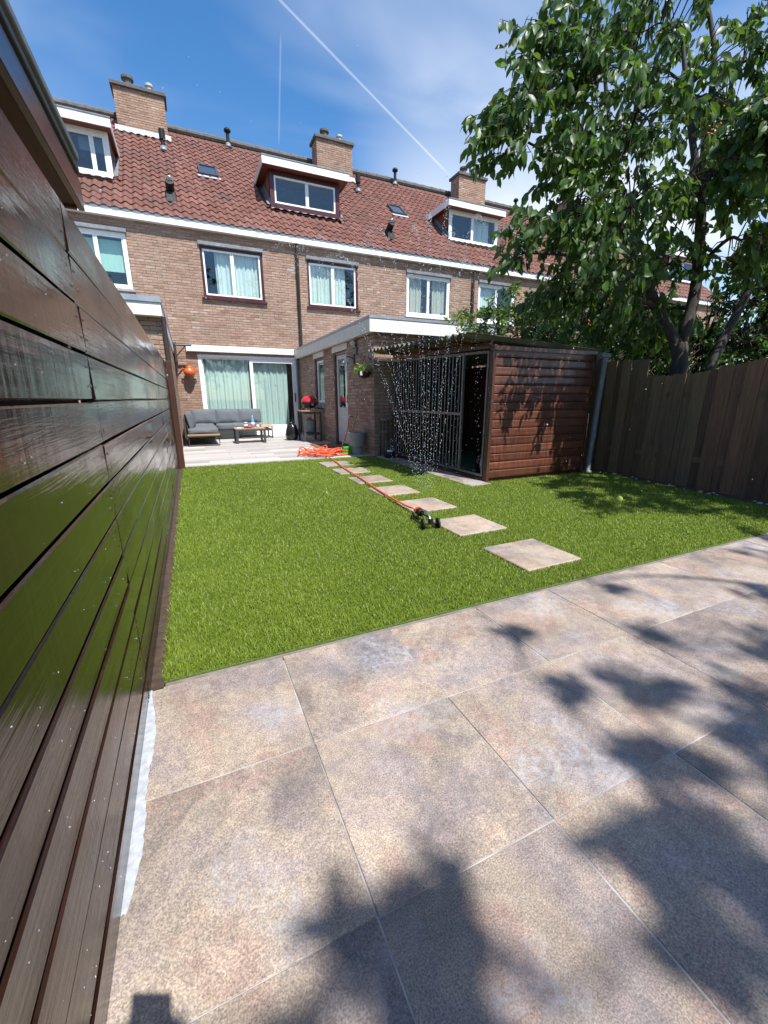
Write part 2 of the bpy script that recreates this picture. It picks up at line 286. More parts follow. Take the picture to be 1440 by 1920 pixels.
class MB:
    def __init__(s): s.v = []; s.f = []; s.r = []
    def add(s, vs, fs, r=None):
        n = len(s.v); s.v.extend([tuple(p) for p in vs]); s.f.extend([tuple(i+n for i in f) for f in fs])
        if r is not None: s.r.extend([r]*len(vs))
        return s
    def box(s, x0, x1, y0, y1, z0, z1, r=None):
        return s.add([(x0, y0, z0), (x1, y0, z0), (x1, y1, z0), (x0, y1, z0), (x0, y0, z1), (x1, y0, z1), (x1, y1, z1), (x0, y1, z1)],
                     [(0, 3, 2, 1), (4, 5, 6, 7), (0, 1, 5, 4), (1, 2, 6, 5), (2, 3, 7, 6), (3, 0, 4, 7)], r)
    def bar(s, a, b, w, h, up=(0, 0, 1)):
        a = Vector(a); b = Vector(b); d = (b-a).normalized(); u = Vector(up)
        if abs(d.dot(u)) > 0.95: u = Vector((0, 1, 0))
        x = d.cross(u).normalized(); y = x.cross(d).normalized(); vs = []
        for p in (a, b):
            for sx, sy in ((-1, -1), (1, -1), (1, 1), (-1, 1)): vs.append(p+x*(sx*w/2)+y*(sy*h/2))
        return s.add(vs, [(3, 2, 1, 0), (4, 5, 6, 7), (0, 1, 5, 4), (1, 2, 6, 5), (2, 3, 7, 6), (3, 0, 4, 7)])
    def tube(s, pts, rad, n=8, cap=True):
        pts = [Vector(p) for p in pts]; k = len(pts); rad = [rad]*k if isinstance(rad, (int, float)) else rad
        t0 = (pts[1]-pts[0]).normalized(); u = t0.orthogonal().normalized(); base = len(s.v); vs = []
        for i in range(k):
            t = (pts[min(i+1, k-1)]-pts[max(i-1, 0)]).normalized(); u = (u-t*u.dot(t)); u = u.normalized() if u.length > 1e-6 else t.orthogonal().normalized(); w = t.cross(u)
            for j in range(n):
                a = 2*math.pi*j/n; vs.append(pts[i]+(u*math.cos(a)+w*math.sin(a))*rad[i])
        fs = [(i*n+j, i*n+(j+1) % n, (i+1)*n+(j+1) % n, (i+1)*n+j) for i in range(k-1) for j in range(n)]
        if cap: fs += [tuple(range(n-1, -1, -1)), tuple((k-1)*n+j for j in range(n))]
        return s.add(vs, fs)
    def lathe(s, prof, c=(0, 0, 0), n=16, axis=None):
        vs = []; fs = []; c = Vector(c)
        q = Vector((0, 0, 1)).rotation_difference(Vector(axis).normalized()) if axis else None
        for r, z in prof:
            for j in range(n):
                a = 2*math.pi*j/n; p = Vector((r*math.cos(a), r*math.sin(a), z)); vs.append(c+(q @ p if q else p))
        k = len(prof)
        fs = [(i*n+j, i*n+(j+1) % n, (i+1)*n+(j+1) % n, (i+1)*n+j) for i in range(k-1) for j in range(n)]
        fs += [tuple(range(n-1, -1, -1)), tuple((k-1)*n+j for j in range(n))]
        return s.add(vs, fs)
    def build(s, name, mat, parent=None, smooth=False, bevel=0.0, label=None, cat=None, group=None, kind=None, loc=None, seg=1, merge=False):
        if parent: off = LOC[parent.name]
        elif loc is not None: off = Vector(loc)
        else:
            xs, ys, zs = zip(*s.v); off = Vector(((min(xs)+max(xs))/2, (min(ys)+max(ys))/2, min(zs)))
        me = bpy.data.meshes.new(name); me.from_pydata([(x-off.x, y-off.y, z-off.z) for x, y, z in s.v], [], s.f)
        if s.r:
            a = me.attributes.new('rnd', 'FLOAT', 'POINT'); a.data.foreach_set('value', s.r)
        if bevel:
            bm = bmesh.new(); bm.from_mesh(me)
            bmesh.ops.bevel(bm, geom=bm.edges[:], offset=bevel, segments=seg, affect='EDGES', clamp_overlap=True); bm.to_mesh(me); bm.free()
        finish_mesh(me, mat, smooth)
        o = bpy.data.objects.new(name, me); COL.objects.link(o)
        if parent: o.parent = parent
        else: o.location = off
        LOC[o.name] = off; setp(o, label, cat, group, kind); return o
def npmesh(name, V, F, mat, rnd=None, smooth=False):
    """V (n,3) float, F (m,k) int arrays"""
    me = bpy.data.meshes.new(name); n = len(V); m, k = F.shape
    me.vertices.add(n); me.vertices.foreach_set('co', np.ascontiguousarray(V, dtype=np.float32).ravel())
    me.loops.add(m*k); me.loops.foreach_set('vertex_index', np.ascontiguousarray(F, dtype=np.int32).ravel())
    me.polygons.add(m); me.polygons.foreach_set('loop_start', np.arange(0, m*k, k, dtype=np.int32)); me.polygons.foreach_set('loop_total', np.full(m, k, dtype=np.int32))
    if rnd is not None:
        a = me.attributes.new('rnd', 'FLOAT', 'POINT'); a.data.foreach_set('value', np.ascontiguousarray(rnd, dtype=np.float32))
    me.materials.append(MT(mat)); me.validate(); me.update(calc_edges=True)
    if smooth: me.polygons.foreach_set('use_smooth', np.ones(m, dtype=bool))
    return me
def chamfer_box_mesh(name, dx, dy, dz, mat, ch, seg=1):
    bm = bmesh.new(); bmesh.ops.create_cube(bm, size=1)
    for v in bm.verts: v.co = Vector((v.co.x*dx, v.co.y*dy, v.co.z*dz))
    bmesh.ops.bevel(bm, geom=bm.edges[:], offset=ch, segments=seg, affect='EDGES', clamp_overlap=True)
    me = bpy.data.meshes.new(name); bm.to_mesh(me); bm.free(); finish_mesh(me, mat); return me
def struct(name, mb, mat, **k): return mb.build(name, mat, kind='structure', **k)

# ------------------------------------------------------------------ constants of the place
FX = -0.25            # near face of the stained plank fence
HY = 12.70            # house front wall
EX, EY = 3.06, 7.10   # annex corner
LAWN0, LAWN1 = 1.585, 7.12
UNIT = 5.95; U0 = -0.25
TH = R(39); EAVE_Y, EAVE_Z = 12.578, 5.302; RIDGE_Y = 17.85
def roofz(y): return EAVE_Z+(y-EAVE_Y)*math.tan(TH)
RIDGE_Z = roofz(RIDGE_Y)
def fence_right_x(y): return 5.19+(y-2.0)*0.09

# ------------------------------------------------------------------ ground, patio, lawn, terrace
struct('ground', MB().add([(-300, -300, -0.06), (300, -300, -0.06), (300, 300, -0.06), (-300, 300, -0.06)], [(0, 1, 2, 3)]), 'ground', loc=(0, 0, -0.06))
patio = struct('patio', MB().box(FX-0.1, 5.6, -4, 1.525, -0.05, -0.0025), 'grout', loc=(0, 0, -0.05))
TS = 0.4975
tile_me = chamfer_box_mesh('paving_tile', TS-0.004, TS-0.004, 0.04, 'patio_tile', 0.0015)
xs = [0.237+TS*i for i in range(-1, 11)]; ys = [1.052-TS*j for j in range(0, 9)]
for i, x in enumerate(xs):
    for j, y in enumerate([1.052+TS*1]+ys):
        if j == 0: continue
        x0, y1 = x, y
        w = TS
        place('paving_tile', tile_me, patio, (x0-TS/2+random.uniform(-0.0012, 0.0012), y1+TS/2+random.uniform(-0.0012, 0.0012), -0.02+random.uniform(-0.0015, 0.0015)), (random.uniform(-0.003, 0.003), random.uniform(-0.003, 0.003), random.uniform(-0.003, 0.003)))
# concrete edging between lawn and patio
struct('edging_kerb', MB().box(FX+0.045, 5.2, 1.538, 1.576, -0.055, -0.004), 'kerb_stone', bevel=0.004)
# rough white cement smear left along the plank fence
mb = MB(); n = 160; vs = []
for i in range(n+1):
    y = 0.78+0.76*i/n; t_ = i/n
    w = 0.006+0.026*max(0, math.sin(math.pi*min(1, t_*1.05)))**0.6*(0.85+0.25*math.sin(t_*11)+0.06*math.sin(t_*47)+0.05*math.sin(t_*131))
    vs += [(FX-0.005, y, 0.001), (FX+w*0.5, y, 0.005), (FX+w, y, 0.0012)]
mb.add(vs, [(3*i+a, 3*i+a+1, 3*i+a+4, 3*i+a+3) for i in range(n) for a in (0, 1)])
mb.build('cement_smear', 'cement', patio, smooth=True)

lawn_base = struct('lawn_bed', MB().box(FX-0.1, 5.6, 1.575, LAWN1, -0.05, 0.0), 'turf', loc=(0, 0, -0.05))
stones = []
for k in range(7):
    y0 = 1.775+0.738*k; stones.append((1.795+0.004*k, 2.262+0.012*k, y0, y0+0.445))
step_me = chamfer_box_mesh('stepping_stone', 0.47, 0.447, 0.05, 'step_tile', 0.006)
where = ['nearest the patio, largest in view', 'second from the patio, beside the sprinkler', 'third from the patio, behind the sprinkler', 'fourth from the patio, halfway along the row', 'fifth from the patio, left of the spray', 'sixth from the patio, next to the last', 'farthest from the patio, by the hose pile']
for k, (x0, x1, y0, y1) in enumerate(stones):
    o = place('stepping_stone', step_me, None, ((x0+x1)/2, (y0+y1)/2, -0.005), (0, 0, random.uniform(-0.015, 0.015)))
    setp(o, 'beige square stepping stone sunk in lawn, '+where[k], 'paving stone', 'stepping stones across the lawn')
# slabs along the kennel
slabs = struct('kennel_path', MB().box(3.02, 3.34, 4.03, 6.98, -0.05, -0.004), 'grout', loc=(3.2, 5.5, -0.05))
sl_me = chamfer_box_mesh('slab', 0.315, 0.487, 0.05, 'patio_tile', 0.005)
for k in range(6): place('slab', sl_me, slabs, (3.18, 4.29+0.491*k, -0.012))
# soil strips
struct('soil_strip', MB().box(FX-0.06, FX+0.042, 1.537, 7.0, -0.045, 0.006), 'soil')
struct('fence_soil', MB().add([(fence_right_x(1.4)-0.10, 1.4, 0.006), (fence_right_x(1.4), 1.4, 0.03), (fence_right_x(4.4)-0.10, 4.4, 0.006), (fence_right_x(4.4), 4.4, 0.03)], [(0, 1, 3, 2)]), 'soil')

def make_lawn():
    bl = []
    X0, X1 = FX+0.035, 5.35
    cells = []
    step = 0.25
    P = []; S = []
    y = 1.578
    while y < LAWN1:
        x = X0
        while x < X1:
            cx, cy = x+step/2, y+step/2; d = math.hypot(cx, cy)
            dens = min(46000, 105000/(d**1.35)) if d > 1.4 else 46000
            n = int(dens*step*step); q = RNG.random((n, 2))*step+np.array([x, y]); P.append(q); S.append(np.full(n, max(1.0, (d/2.2)**0.55)))
            x += step
        y += step
    P = np.concatenate(P); S = np.concatenate(S)
    k = (P[:, 1] < LAWN1+0.015) & (P[:, 1] > 1.572+0.012*RNG.random(len(P))+0.006*np.sin(P[:, 0]*9)*np.sin(P[:, 0]*23))
    for x0, x1, y0, y1 in stones: k &= ~((P[:, 0] > x0+0.004) & (P[:, 0] < x1-0.004) & (P[:, 1] > y0+0.004) & (P[:, 1] < y1-0.004))
    k &= ~((P[:, 0] > 3.03) & (P[:, 1] > 4.04)) | ((P[:, 0] > 5.08) & (P[:, 1] < 4.5))
    k |= (P[:, 0] > 3.36) & (P[:, 1] < 4.17) & (P[:, 1] > 3.9)
    k &= P[:, 0] < 5.15+(P[:, 1]-2)*0.09
    P = P[k]; S = S[k]; n = len(P)
    h = RNG.uniform(0.010, 0.026, n); w = RNG.uniform(0.0010, 0.0019, n)*S; a = RNG.uniform(0, 2*np.pi, n); lean = RNG.uniform(0.1, 0.95, n)*h
    # brushed pile direction, patchy
    fx = np.sin(P[:, 0]*2.1+P[:, 1]*0.7); la = RNG.uniform(0, 2*np.pi, n)*0.7+0.9*fx-1.2
    dx, dy = np.cos(la)*lean, np.sin(la)*lean; wx, wy = np.cos(a)*w, np.sin(a)*w
    V = np.zeros((n, 5, 3), np.float32); z = 0.0
    V[:, 0] = np.stack([P[:, 0]-wx, P[:, 1]-wy, np.full(n, z)], 1); V[:, 1] = np.stack([P[:, 0]+wx, P[:, 1]+wy, np.full(n, z)], 1)
    mx, my = P[:, 0]+dx*0.35, P[:, 1]+dy*0.35
    V[:, 2] = np.stack([mx+wx*0.8, my+wy*0.8, h*0.62], 1); V[:, 3] = np.stack([mx-wx*0.8, my-wy*0.8, h*0.62], 1); V[:, 4] = np.stack([P[:, 0]+dx, P[:, 1]+dy, h*0.92], 1)
    b = (np.arange(n)*5)[:, None]
    F = np.concatenate([b+np.array([[0, 1, 2]]), b+np.array([[0, 2, 3]]), b+np.array([[3, 2, 4]])], 0)
    rnd = np.repeat(np.clip(RNG.beta(2.2, 2.6, n), 0, 1), 5)
    me = npmesh('lawn', V.reshape(-1, 3), F, 'grass_blade', rnd)
    o = place('lawn', me); setp(o, 'bright green short artificial grass lawn between patio and terrace', 'lawn', None, 'stuff')
    print('grass blades', n)
make_lawn()

terrace = struct('terrace', MB().box(FX+0.02, EX+0.3, LAWN1+0.02, HY+0.05, -0.05, -0.006), 'terr_grout', loc=(1.4, 10, -0.05))
pl_me = chamfer_box_mesh('plank_tile', 1.194, 0.194, 0.04, 'terrace_plank', 0.002)
row = 0; y = LAWN1+0.12
while y < HY:
    x = FX+0.05-[0, 0.4, 0.8][row % 3]+0.6
    while x-0.6 < EX:
        x0 = max(x-0.6, FX+0.03); x1 = min(x+0.6, EX+0.02)
        if x1-x0 > 0.05: place('plank_tile', pl_me, terrace, ((x0+x1)/2, y, -0.02), None, ((x1-x0-0.004)/1.194, 1, 1))
        x += 1.2
    y += 0.2; row += 1

# ------------------------------------------------------------------ brick walls
BL, BH, MJ = 0.205, 0.052, 0.011
def brick_list(u0, u1, z0, z1, openings):
    out = []; cz = z0; c = 0
    while cz+BH <= z1+0.02:
        top = min(cz+BH, z1)
        segs = [(u0, u1)]
        for a, b, lo, hi in openings:
            if lo < cz+BH*0.6 and hi > cz+BH*0.4:
                ns = []
                for s0, s1 in segs:
                    if b <= s0 or a >= s1: ns.append((s0, s1)); continue
                    if a > s0: ns.append((s0, a))
                    if b < s1: ns.append((b, s1))
                segs = ns
        start = u0-(BL+MJ)*0.5*(c % 2)-random.uniform(0, 0.01)
        for s0, s1 in segs:
            u = start+math.floor((s0-start)/(BL+MJ))*(BL+MJ)
            while u < s1:
                a = max(u, s0); b = min(u+BL, s1)
                if b-a > 0.03: out.append((a, b, cz, top))
                u += BL+MJ
        cz += BH+MJ; c += 1
    return out
def bricks_mass(bricks, plane, pos, sgn, proud=0.005):
    """plane 'y': wall facing -Y at y=pos ; plane 'x': facing sgn*X at x=pos"""
    mb = MB()
    for a, b, lo, hi in bricks:
        p = proud+random.uniform(-0.0018, 0.0022); j = lambda: random.uniform(-0.0022, 0.0022)
        a += j(); b += j(); lo += j()*0.7; hi += j()*0.7; ch = 0.004; r = min(1, max(0, random.gauss(0.5, 0.22)))
        q = [(a, lo), (b, lo), (b, hi), (a, hi)]; q2 = [(a+ch, lo+ch), (b-ch, lo+ch), (b-ch, hi-ch), (a+ch, hi-ch)]
        if plane == 'y':
            vs = [(u, pos, z) for u, z in q]+[(u, pos-p, z) for u, z in q2]; rev = False
        else:
            vs = [(pos, u, z) for u, z in q]+[(pos+sgn*p, u, z) for u, z in q2]; rev = sgn < 0
        fs = [(4, 5, 6, 7), (0, 1, 5, 4), (1, 2, 6, 5), (2, 3, 7, 6), (3, 0, 4, 7)]
        if rev: fs = [tuple(reversed(f)) for f in fs]
        mb.add(vs, fs, r)
    return mb
def panel(mb, plane, pos, rects_from, openings, depth, sgn=-1):
    """wall face with holes and reveals; rects_from = (u0,u1,z0,z1)"""
    u0, u1, z0, z1 = rects_from
    us = sorted({u0, u1, *[min(max(o[0], u0), u1) for o in openings], *[min(max(o[1], u0), u1) for o in openings]}); zs = sorted({z0, z1, *[min(max(o[2], z0), z1) for o in openings], *[min(max(o[3], z0), z1) for o in openings]})
    P = (lambda u, w, z: (u, w, z)) if plane == 'y' else (lambda u, w, z: (w, u, z))
    for i in range(len(us)-1):
        for j in range(len(zs)-1):
            uc, zc = (us[i]+us[i+1])/2, (zs[j]+zs[j+1])/2
            if any(o[0] < uc < o[1] and o[2] < zc < o[3] for o in openings): continue
            mb.add([P(us[i], pos, zs[j]), P(us[i+1], pos, zs[j]), P(us[i+1], pos, zs[j+1]), P(us[i], pos, zs[j+1])], [(0, 1, 2, 3)])
    for a, b, lo, hi in openings:
        w = pos-sgn*depth
        for q in (((a, pos, lo), (b, pos, lo), (b, w, lo), (a, w, lo)), ((a, pos, hi), (a, w, hi), (b, w, hi), (b, pos, hi)), ((a, pos, lo), (a, w, lo), (a, w, hi), (a, pos, hi)), ((b, pos, lo), (b, pos, hi), (b, w, hi), (b, w, lo))):
            mb.add([P(*p) for p in q], [(0, 1, 2, 3)])
    return mb

def frame_ring(mb, plane, pos0, pos1, u0, u1, z0, z1, w):
    """rectangular ring of section w between depth pos0..pos1"""
    def bx(a, b, lo, hi):
        if plane == 'y': mb.box(a, b, min(pos0, pos1), max(pos0, pos1), lo, hi)
        else: mb.box(min(pos0, pos1), max(pos0, pos1), a, b, lo, hi)
    bx(u0, u0+w, z0, z1); bx(u1-w, u1, z0, z1); bx(u0+w, u1-w, z1-w, z1); bx(u0+w, u1-w, z0, z0+w); return mb

def window(parent, x0, x1, z0, z1, wall_y, outer, sash, mull, bead=True, glass='glass', name='window', sill='concrete', shade=None):
    """window set into a wall facing -Y"""
    w = frame_ring(MB(), 'y', wall_y+0.02, wall_y+0.10, x0, x1, z0, z1, 0.06).build(name, outer, parent, bevel=0.003)
    n = 0
    edges = [x0+0.06]+[x0+(x1-x0)*m for m in mull]+[x1-0.06]
    for a, b in zip(edges[:-1], edges[1:]):
        frame_ring(MB(), 'y', wall_y+0.035, wall_y+0.085, a+0.002, b-0.002, z0+0.062, z1-0.062, 0.042).build('sash', sash, w, bevel=0.003)
        MB().box(a+0.035, b-0.035, wall_y+0.055, wall_y+0.061, z0+0.095, z1-0.095).build('pane', glass, w)
    if sill: MB().box(x0-0.05, x1+0.05, wall_y-0.07, wall_y+0.03, z0-0.06, z0-0.003).build('sill', sill, w, bevel=0.004)
    if shade: MB().box(x0-0.03, x1+0.03, wall_y-0.06, wall_y+0.02, z1+0.003, z1+0.085).build('blind_box', shade, w, bevel=0.006)
    return w

def curtain(x0, x1, y, z0, z1, mat, label, waves=None, amp=0.03, group='curtains behind the windows'):
    waves = waves or (x1-x0)/0.11; n = int(max(24, (x1-x0)/0.012)); rows = 14; mb = MB(); vs = []; ph = random.uniform(0, 6)
    for j in range(rows+1):
        z = z0+(z1-z0)*j/rows; tt = 1-j/rows
        for i in range(n+1):
            u = i/n; x = x0+(x1-x0)*u; s = u*waves*2*math.pi
            yy = y+amp*(0.7*math.sin(s+ph)+0.4*math.sin(s*0.53+1.7*ph)+0.25*math.sin(s*1.9+tt*0.8))*(0.65+0.45*tt)
            vs.append((x+0.012*math.sin(s*0.5+tt*1.5), yy, z))
    mb.add(vs, [(j*(n+1)+i, j*(n+1)+i+1, (j+1)*(n+1)+i+1, (j+1)*(n+1)+i) for j in range(rows) for i in range(n)])
    o = mb.build('curtain', mat, None, smooth=True, label=label, cat='curtain', group=group)
    return o

# ------------------------------------------------------------------ roof tile
TW, TE = UNIT/28, 0.34
def tile_profile(n=8):
    """one wave of a pantile across its width"""
    pts = []
    for i in range(n+1):
        u = i/n; pts.append(((u-0.5)*(TW+0.006), 0.026*math.cos((u-0.28)*2*math.pi)+(0.006 if u > 0.97 else 0)))
    return pts
def tile_geo():
    pr_ = tile_profile(); L = TE+0.07; V = []; F = []
    n = len(pr_)
    for x, h in pr_: V.append((x, 0.0, h+0.040))        # lower lip top
    for x, h in pr_: V.append((x, L, h+0.012))          # upper end
    for x, h in pr_: V.append((x, 0.002, h+0.018))      # lip underside
    for i in range(n-1):
        F.append((i, i+1, n+i+1, n+i)); F.append((2*n+i, 2*n+i+1, i+1, i))
    return np.array(V), F
TV, TF = tile_geo()
tm = bpy.data.meshes.new('roof_tile'); tm.from_pydata(TV.tolist(), [], TF); finish_mesh(tm, 'tile_single')
for p in tm.polygons: p.use_smooth = False
def roof_tiles(roof, x_start, ncol, skip, nsingle, cols=None):
    """individual tiles for the ones that show largest, the rest as one part"""
    rows = int((RIDGE_Y-EAVE_Y)/math.cos(TH)/TE)
    items = []
    for r in range(rows):
        s = r*TE-0.06; y = EAVE_Y+s*math.cos(TH); z = EAVE_Z+s*math.sin(TH)
        for c in range(ncol):
            x = x_start+(c+0.5)*TW
            if skip(x, y+0.2): continue
            items.append((math.hypot(x, y, z), x, y, z))
    items.sort()
    rot = (TH, 0, 0); ca, sa = math.cos(TH), math.sin(TH)
    for d, x, y, z in items[:nsingle]:
        place('roof_tile', tm, roof, (x, y, z+random.uniform(-0.003, 0.004)), (TH+random.uniform(-0.012, 0.012), random.uniform(-0.012, 0.012), random.uniform(-0.012, 0.012)))
    rest = items[nsingle:]
    if rest:
        mb = MB()
        for d, x, y, z in rest:
            dz = random.uniform(-0.003, 0.004); t0 = random.uniform(-0.012, 0.012)
            mb.add([(x+vx, y+vy*ca-vz*sa, z+dz+vy*math.sin(TH+t0)+vz*ca) for vx, vy, vz in TV], TF, random.random())
        mb.build('tile_field', 'tile_mass', roof, kind='stuff')

def vent_pipe(house_roof, x, y, h, r=0.055, cap=True, kink=False):
    z = roofz(y); mb = MB()
    if kink: mb.tube([(x, y, z-0.05), (x, y, z+h*0.45), (x-0.01, y-0.01, z+h)], [r, r, r*1.1], 12); mb.tube([(x, y, z+h*0.55), (x, y, z+h)], r*1.45, 12)
    else: mb.tube([(x, y, z-0.05), (x, y, z+h)], r, 12)
    v = mb.build('vent_pipe', 'black_plastic', house_roof, smooth=False)
    if cap: MB().lathe([(r*1.2, 0), (r*2.0, 0.02), (r*2.05, 0.07), (r*1.3, 0.12), (0.01, 0.135)], (x, y, z+h-0.01), 14).build('vent_cap', 'black_plastic', v, smooth=True)
    MB().lathe([(r*2.2, -0.02), (r*1.9, 0.03), (r*1.2, 0.12)], (x, y, z+0.02), 12).build('flashing', 'lead', v, smooth=True)
def flue(house_roof, x, y):
    z = roofz(y)
    v = MB().add([(x-0.13, y-0.22, z-0.18+0.06), (x+0.13, y-0.22, z-0.18+0.06), (x+0.13, y+0.25, z+0.2+0.07), (x-0.13, y+0.25, z+0.2+0.07), (x-0.10, y-0.16, z+0.12), (x+0.10, y-0.16, z+0.12), (x+0.10, y+0.2, z+0.28), (x-0.10, y+0.2, z+0.28)], [(0, 1, 5, 4), (1, 2, 6, 5), (2, 3, 7, 6), (3, 0, 4, 7), (4, 5, 6, 7)]).build('flue', 'black_plastic', house_roof, bevel=0.01)
    MB().tube([(x, y+0.1, z+0.14), (x, y-0.24, z+0.32)], 0.10, 16).build('flue_pipe', 'black_plastic', v)
    MB().tube([(x+0.082*math.cos(a), y-0.243-0.082*math.sin(a)*0.47, z+0.3215+0.082*math.sin(a)*0.88) for a in [2*math.pi*q/24 for q in range(25)]], 0.013, 6).build('flue_ring', 'steel', v)
def skylight(house_roof, x, y, w=0.42, l=0.62):
    ca, sa = math.cos(TH), math.sin(TH); z = roofz(y); n = Vector((0, -sa, ca)); up = Vector((0, ca, sa)); c = Vector((x, y, z))+n*0.075; X = Vector((1, 0, 0))
    def slab(mb, a0, a1, b0, b1, h0, h1):
        vs = [c+X*a+up*b+n*h for h in (h0, h1) for a, b in ((a0, b0), (a1, b0), (a1, b1), (a0, b1))]
        mb.add(vs, [(3, 2, 1, 0), (4, 5, 6, 7), (0, 1, 5, 4), (1, 2, 6, 5), (2, 3, 7, 6), (3, 0, 4, 7)]); return mb
    m = MB(); W, Lh = w/2, l/2
    slab(m, -W-0.05, -W, -Lh-0.05, Lh+0.05, -0.06, 0.03); slab(m, W, W+0.05, -Lh-0.05, Lh+0.05, -0.06, 0.03); slab(m, -W, W, Lh, Lh+0.05, -0.06, 0.03); slab(m, -W, W, -Lh-0.05, -Lh, -0.06, 0.03)
    v = m.build('skylight', 'charcoal_metal', house_roof); slab(MB(), -W, W, -Lh, Lh, -0.01, 0.006).build('pane', 'glass_sky', v); slab(MB(), -W-0.1, W+0.1, -Lh-0.17, -Lh-0.05, -0.045, -0.02).build('flashing', 'cement', v)
t = NT('glass_sky'); t.set(color=(0.05, 0.06, 0.07), rough=0.05, spec=1.0, coat=1.0); MATS['glass_sky'] = t

def chimney(roof, xc, w=1.34, d=0.62, yc=17.2, top=10.02):
    x0, x1, y0, y1 = xc-w/2, xc+w/2, yc-d/2, yc+d/2; z0 = roofz(y0)-0.3
    ch = MB().box(x0, x1, y0, y1, z0, top-0.10).build('chimney', 'mortar', roof)
    m = bricks_mass(brick_list(x0, x1, z0+0.12, top-0.10, []), 'y', y0, -1); m2 = bricks_mass(brick_list(y0, y1, z0+0.12, top-0.10, []), 'x', x0, -1); m3 = bricks_mass(brick_list(y0, y1, z0+0.12, top-0.10, []), 'x', x1, 1)
    for q in (m2, m3): m.add(q.v, q.f); m.r += q.r
    m.build('brickwork', 'brick_mass', ch, kind='stuff')
    MB().box(x0-0.07, x1+0.07, y0-0.07, y1+0.07, top-0.10, top).build('cap', 'cap_concrete', ch, bevel=0.012)
    for fx, rr, hh, mt in ((0.30, 0.15, 0.33, 'cap_concrete'), (0.72, 0.10, 0.29, 'lantern_grey')):
        cx = x0+w*fx
        MB().lathe([(rr*0.8, 0), (rr*0.8, hh*0.75), (rr*1.1, hh*0.8), (rr*1.1, hh), (rr*0.75, hh), (rr*0.7, hh*0.5)], (cx, yc, top), 16).build('pot', mt, ch, smooth=False)
    mb = MB(); n = 26; vs = []
    for i in range(n+1):
        x = x0-0.08+(w+0.16)*i/n; yb = y0-0.12; vs += [(x, y0-0.012, roofz(y0)+0.16), (x, yb, roofz(yb)+0.075+0.02*math.sin(i*1.9))]
    mb.add(vs, [(2*i, 2*i+1, 2*i+3, 2*i+2) for i in range(n)]); mb.build('lead_apron', 'cement', ch)

def dormer(roof, x0, x1, zb, zt, style, cap0, cap1, mull=(0.5,), face=13.90):
    """box dormer with a flat roof and a front window row"""
    rear = EAVE_Y+(zt+0.2-EAVE_Z)/math.tan(TH)+0.05
    d = MB().box(cap0+0.02, cap1-0.02, face-0.26, rear+0.35, zt+0.005, zt+0.14).build('dormer', 'cheek_wood', roof)
    # cheeks as solid prisms sitting on the slope
    for xa, xb in ((x0, x0+0.06), (x1-0.06, x1)):
        vs = [(x, y, z) for x in (xa, xb) for y, z in ((face, zb-0.1), (face, zt), (rear, zt), (rear, roofz(rear)-0.1))]
        MB().add(vs, [(0, 1, 2, 3), (7, 6, 5, 4), (0, 4, 5, 1), (1, 5, 6, 2), (2, 6, 7, 3), (3, 7, 4, 0)]).build('cheek', 'cheek_wood', d)
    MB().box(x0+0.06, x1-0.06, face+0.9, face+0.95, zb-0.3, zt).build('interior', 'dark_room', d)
    outer, sash = ('mahogany', 'white_plastic') if style == 'dark' else ('white_paint', 'white_plastic')
    fr = frame_ring(MB(), 'y', face-0.01, face+0.08, x0, x1, zb, zt, 0.09 if style == 'white' else 0.13).build('window_frame', outer, d, bevel=0.004)
    q = 0.09 if style == 'white' else 0.13
    ed = [x0+q]+[x0+(x1-x0)*m for m in mull]+[x1-q]
    for a, b in zip(ed[:-1], ed[1:]):
        frame_ring(MB(), 'y', face+0.0, face+0.06, a+0.002, b-0.002, zb+q+0.002, zt-q-0.002, 0.045).build('sash', sash, d, bevel=0.003)
        MB().box(a+0.04, b-0.04, face+0.03, face+0.036, zb+q+0.04, zt-q-0.04).build('pane', 'glass', d)
    # flat roof slab with white fascia and grey edge, plus a row of tiles showing on top
    fz0, fz1 = zt-0.02, zt+0.17
    MB().box(cap0, cap1, face-0.29, face-0.265, fz0, fz1).build('fascia', 'white_paint', d, bevel=0.004)
    for xa, xb in ((cap0, cap0+0.02), (cap1-0.02, cap1)): MB().box(xa, xb, face-0.264, rear+0.1, fz0, fz1).build('fascia', 'white_paint' if style == 'white' else 'cream_board', d)
    MB().box(cap0-0.01, cap1+0.01, face-0.305, face-0.2, fz1+0.001, fz1+0.025).build('edge_trim', 'lead', d)
    mb = MB(); n = 30; vs = []
    for i in range(n+1):
        x = x0-0.14+(x1-x0+0.28)*i/n; y1 = face-0.02; yb = face-0.17+0.03*math.sin(i*2.2); vs += [(x, y1, zb-0.0), (x, yb, roofz(yb)+0.078)]
    mb.add(vs, [(2*i, 2*i+1, 2*i+3, 2*i+2) for i in range(n)]); mb.build('lead_apron', 'cement', d)
    for xs_ in (x0-0.012, x1+0.012):
        sx = -1 if xs_ < x0 else 1
        m = MB(); m.add([(xs_, face-0.05, roofz(face)+0.05), (xs_, rear, roofz(rear)+0.05), (xs_, rear, roofz(rear)+0.19), (xs_, face-0.05, roofz(face)+0.19), (xs_+sx*0.09, face-0.05, roofz(face)+0.06), (xs_+sx*0.09, rear, roofz(rear)+0.06)], [(0, 1, 2, 3), (0, 4, 5, 1)]); m.build('lead_soaker', 'lead', d)
    # tiles lying in front of the chimney side above the flat roof
    return d

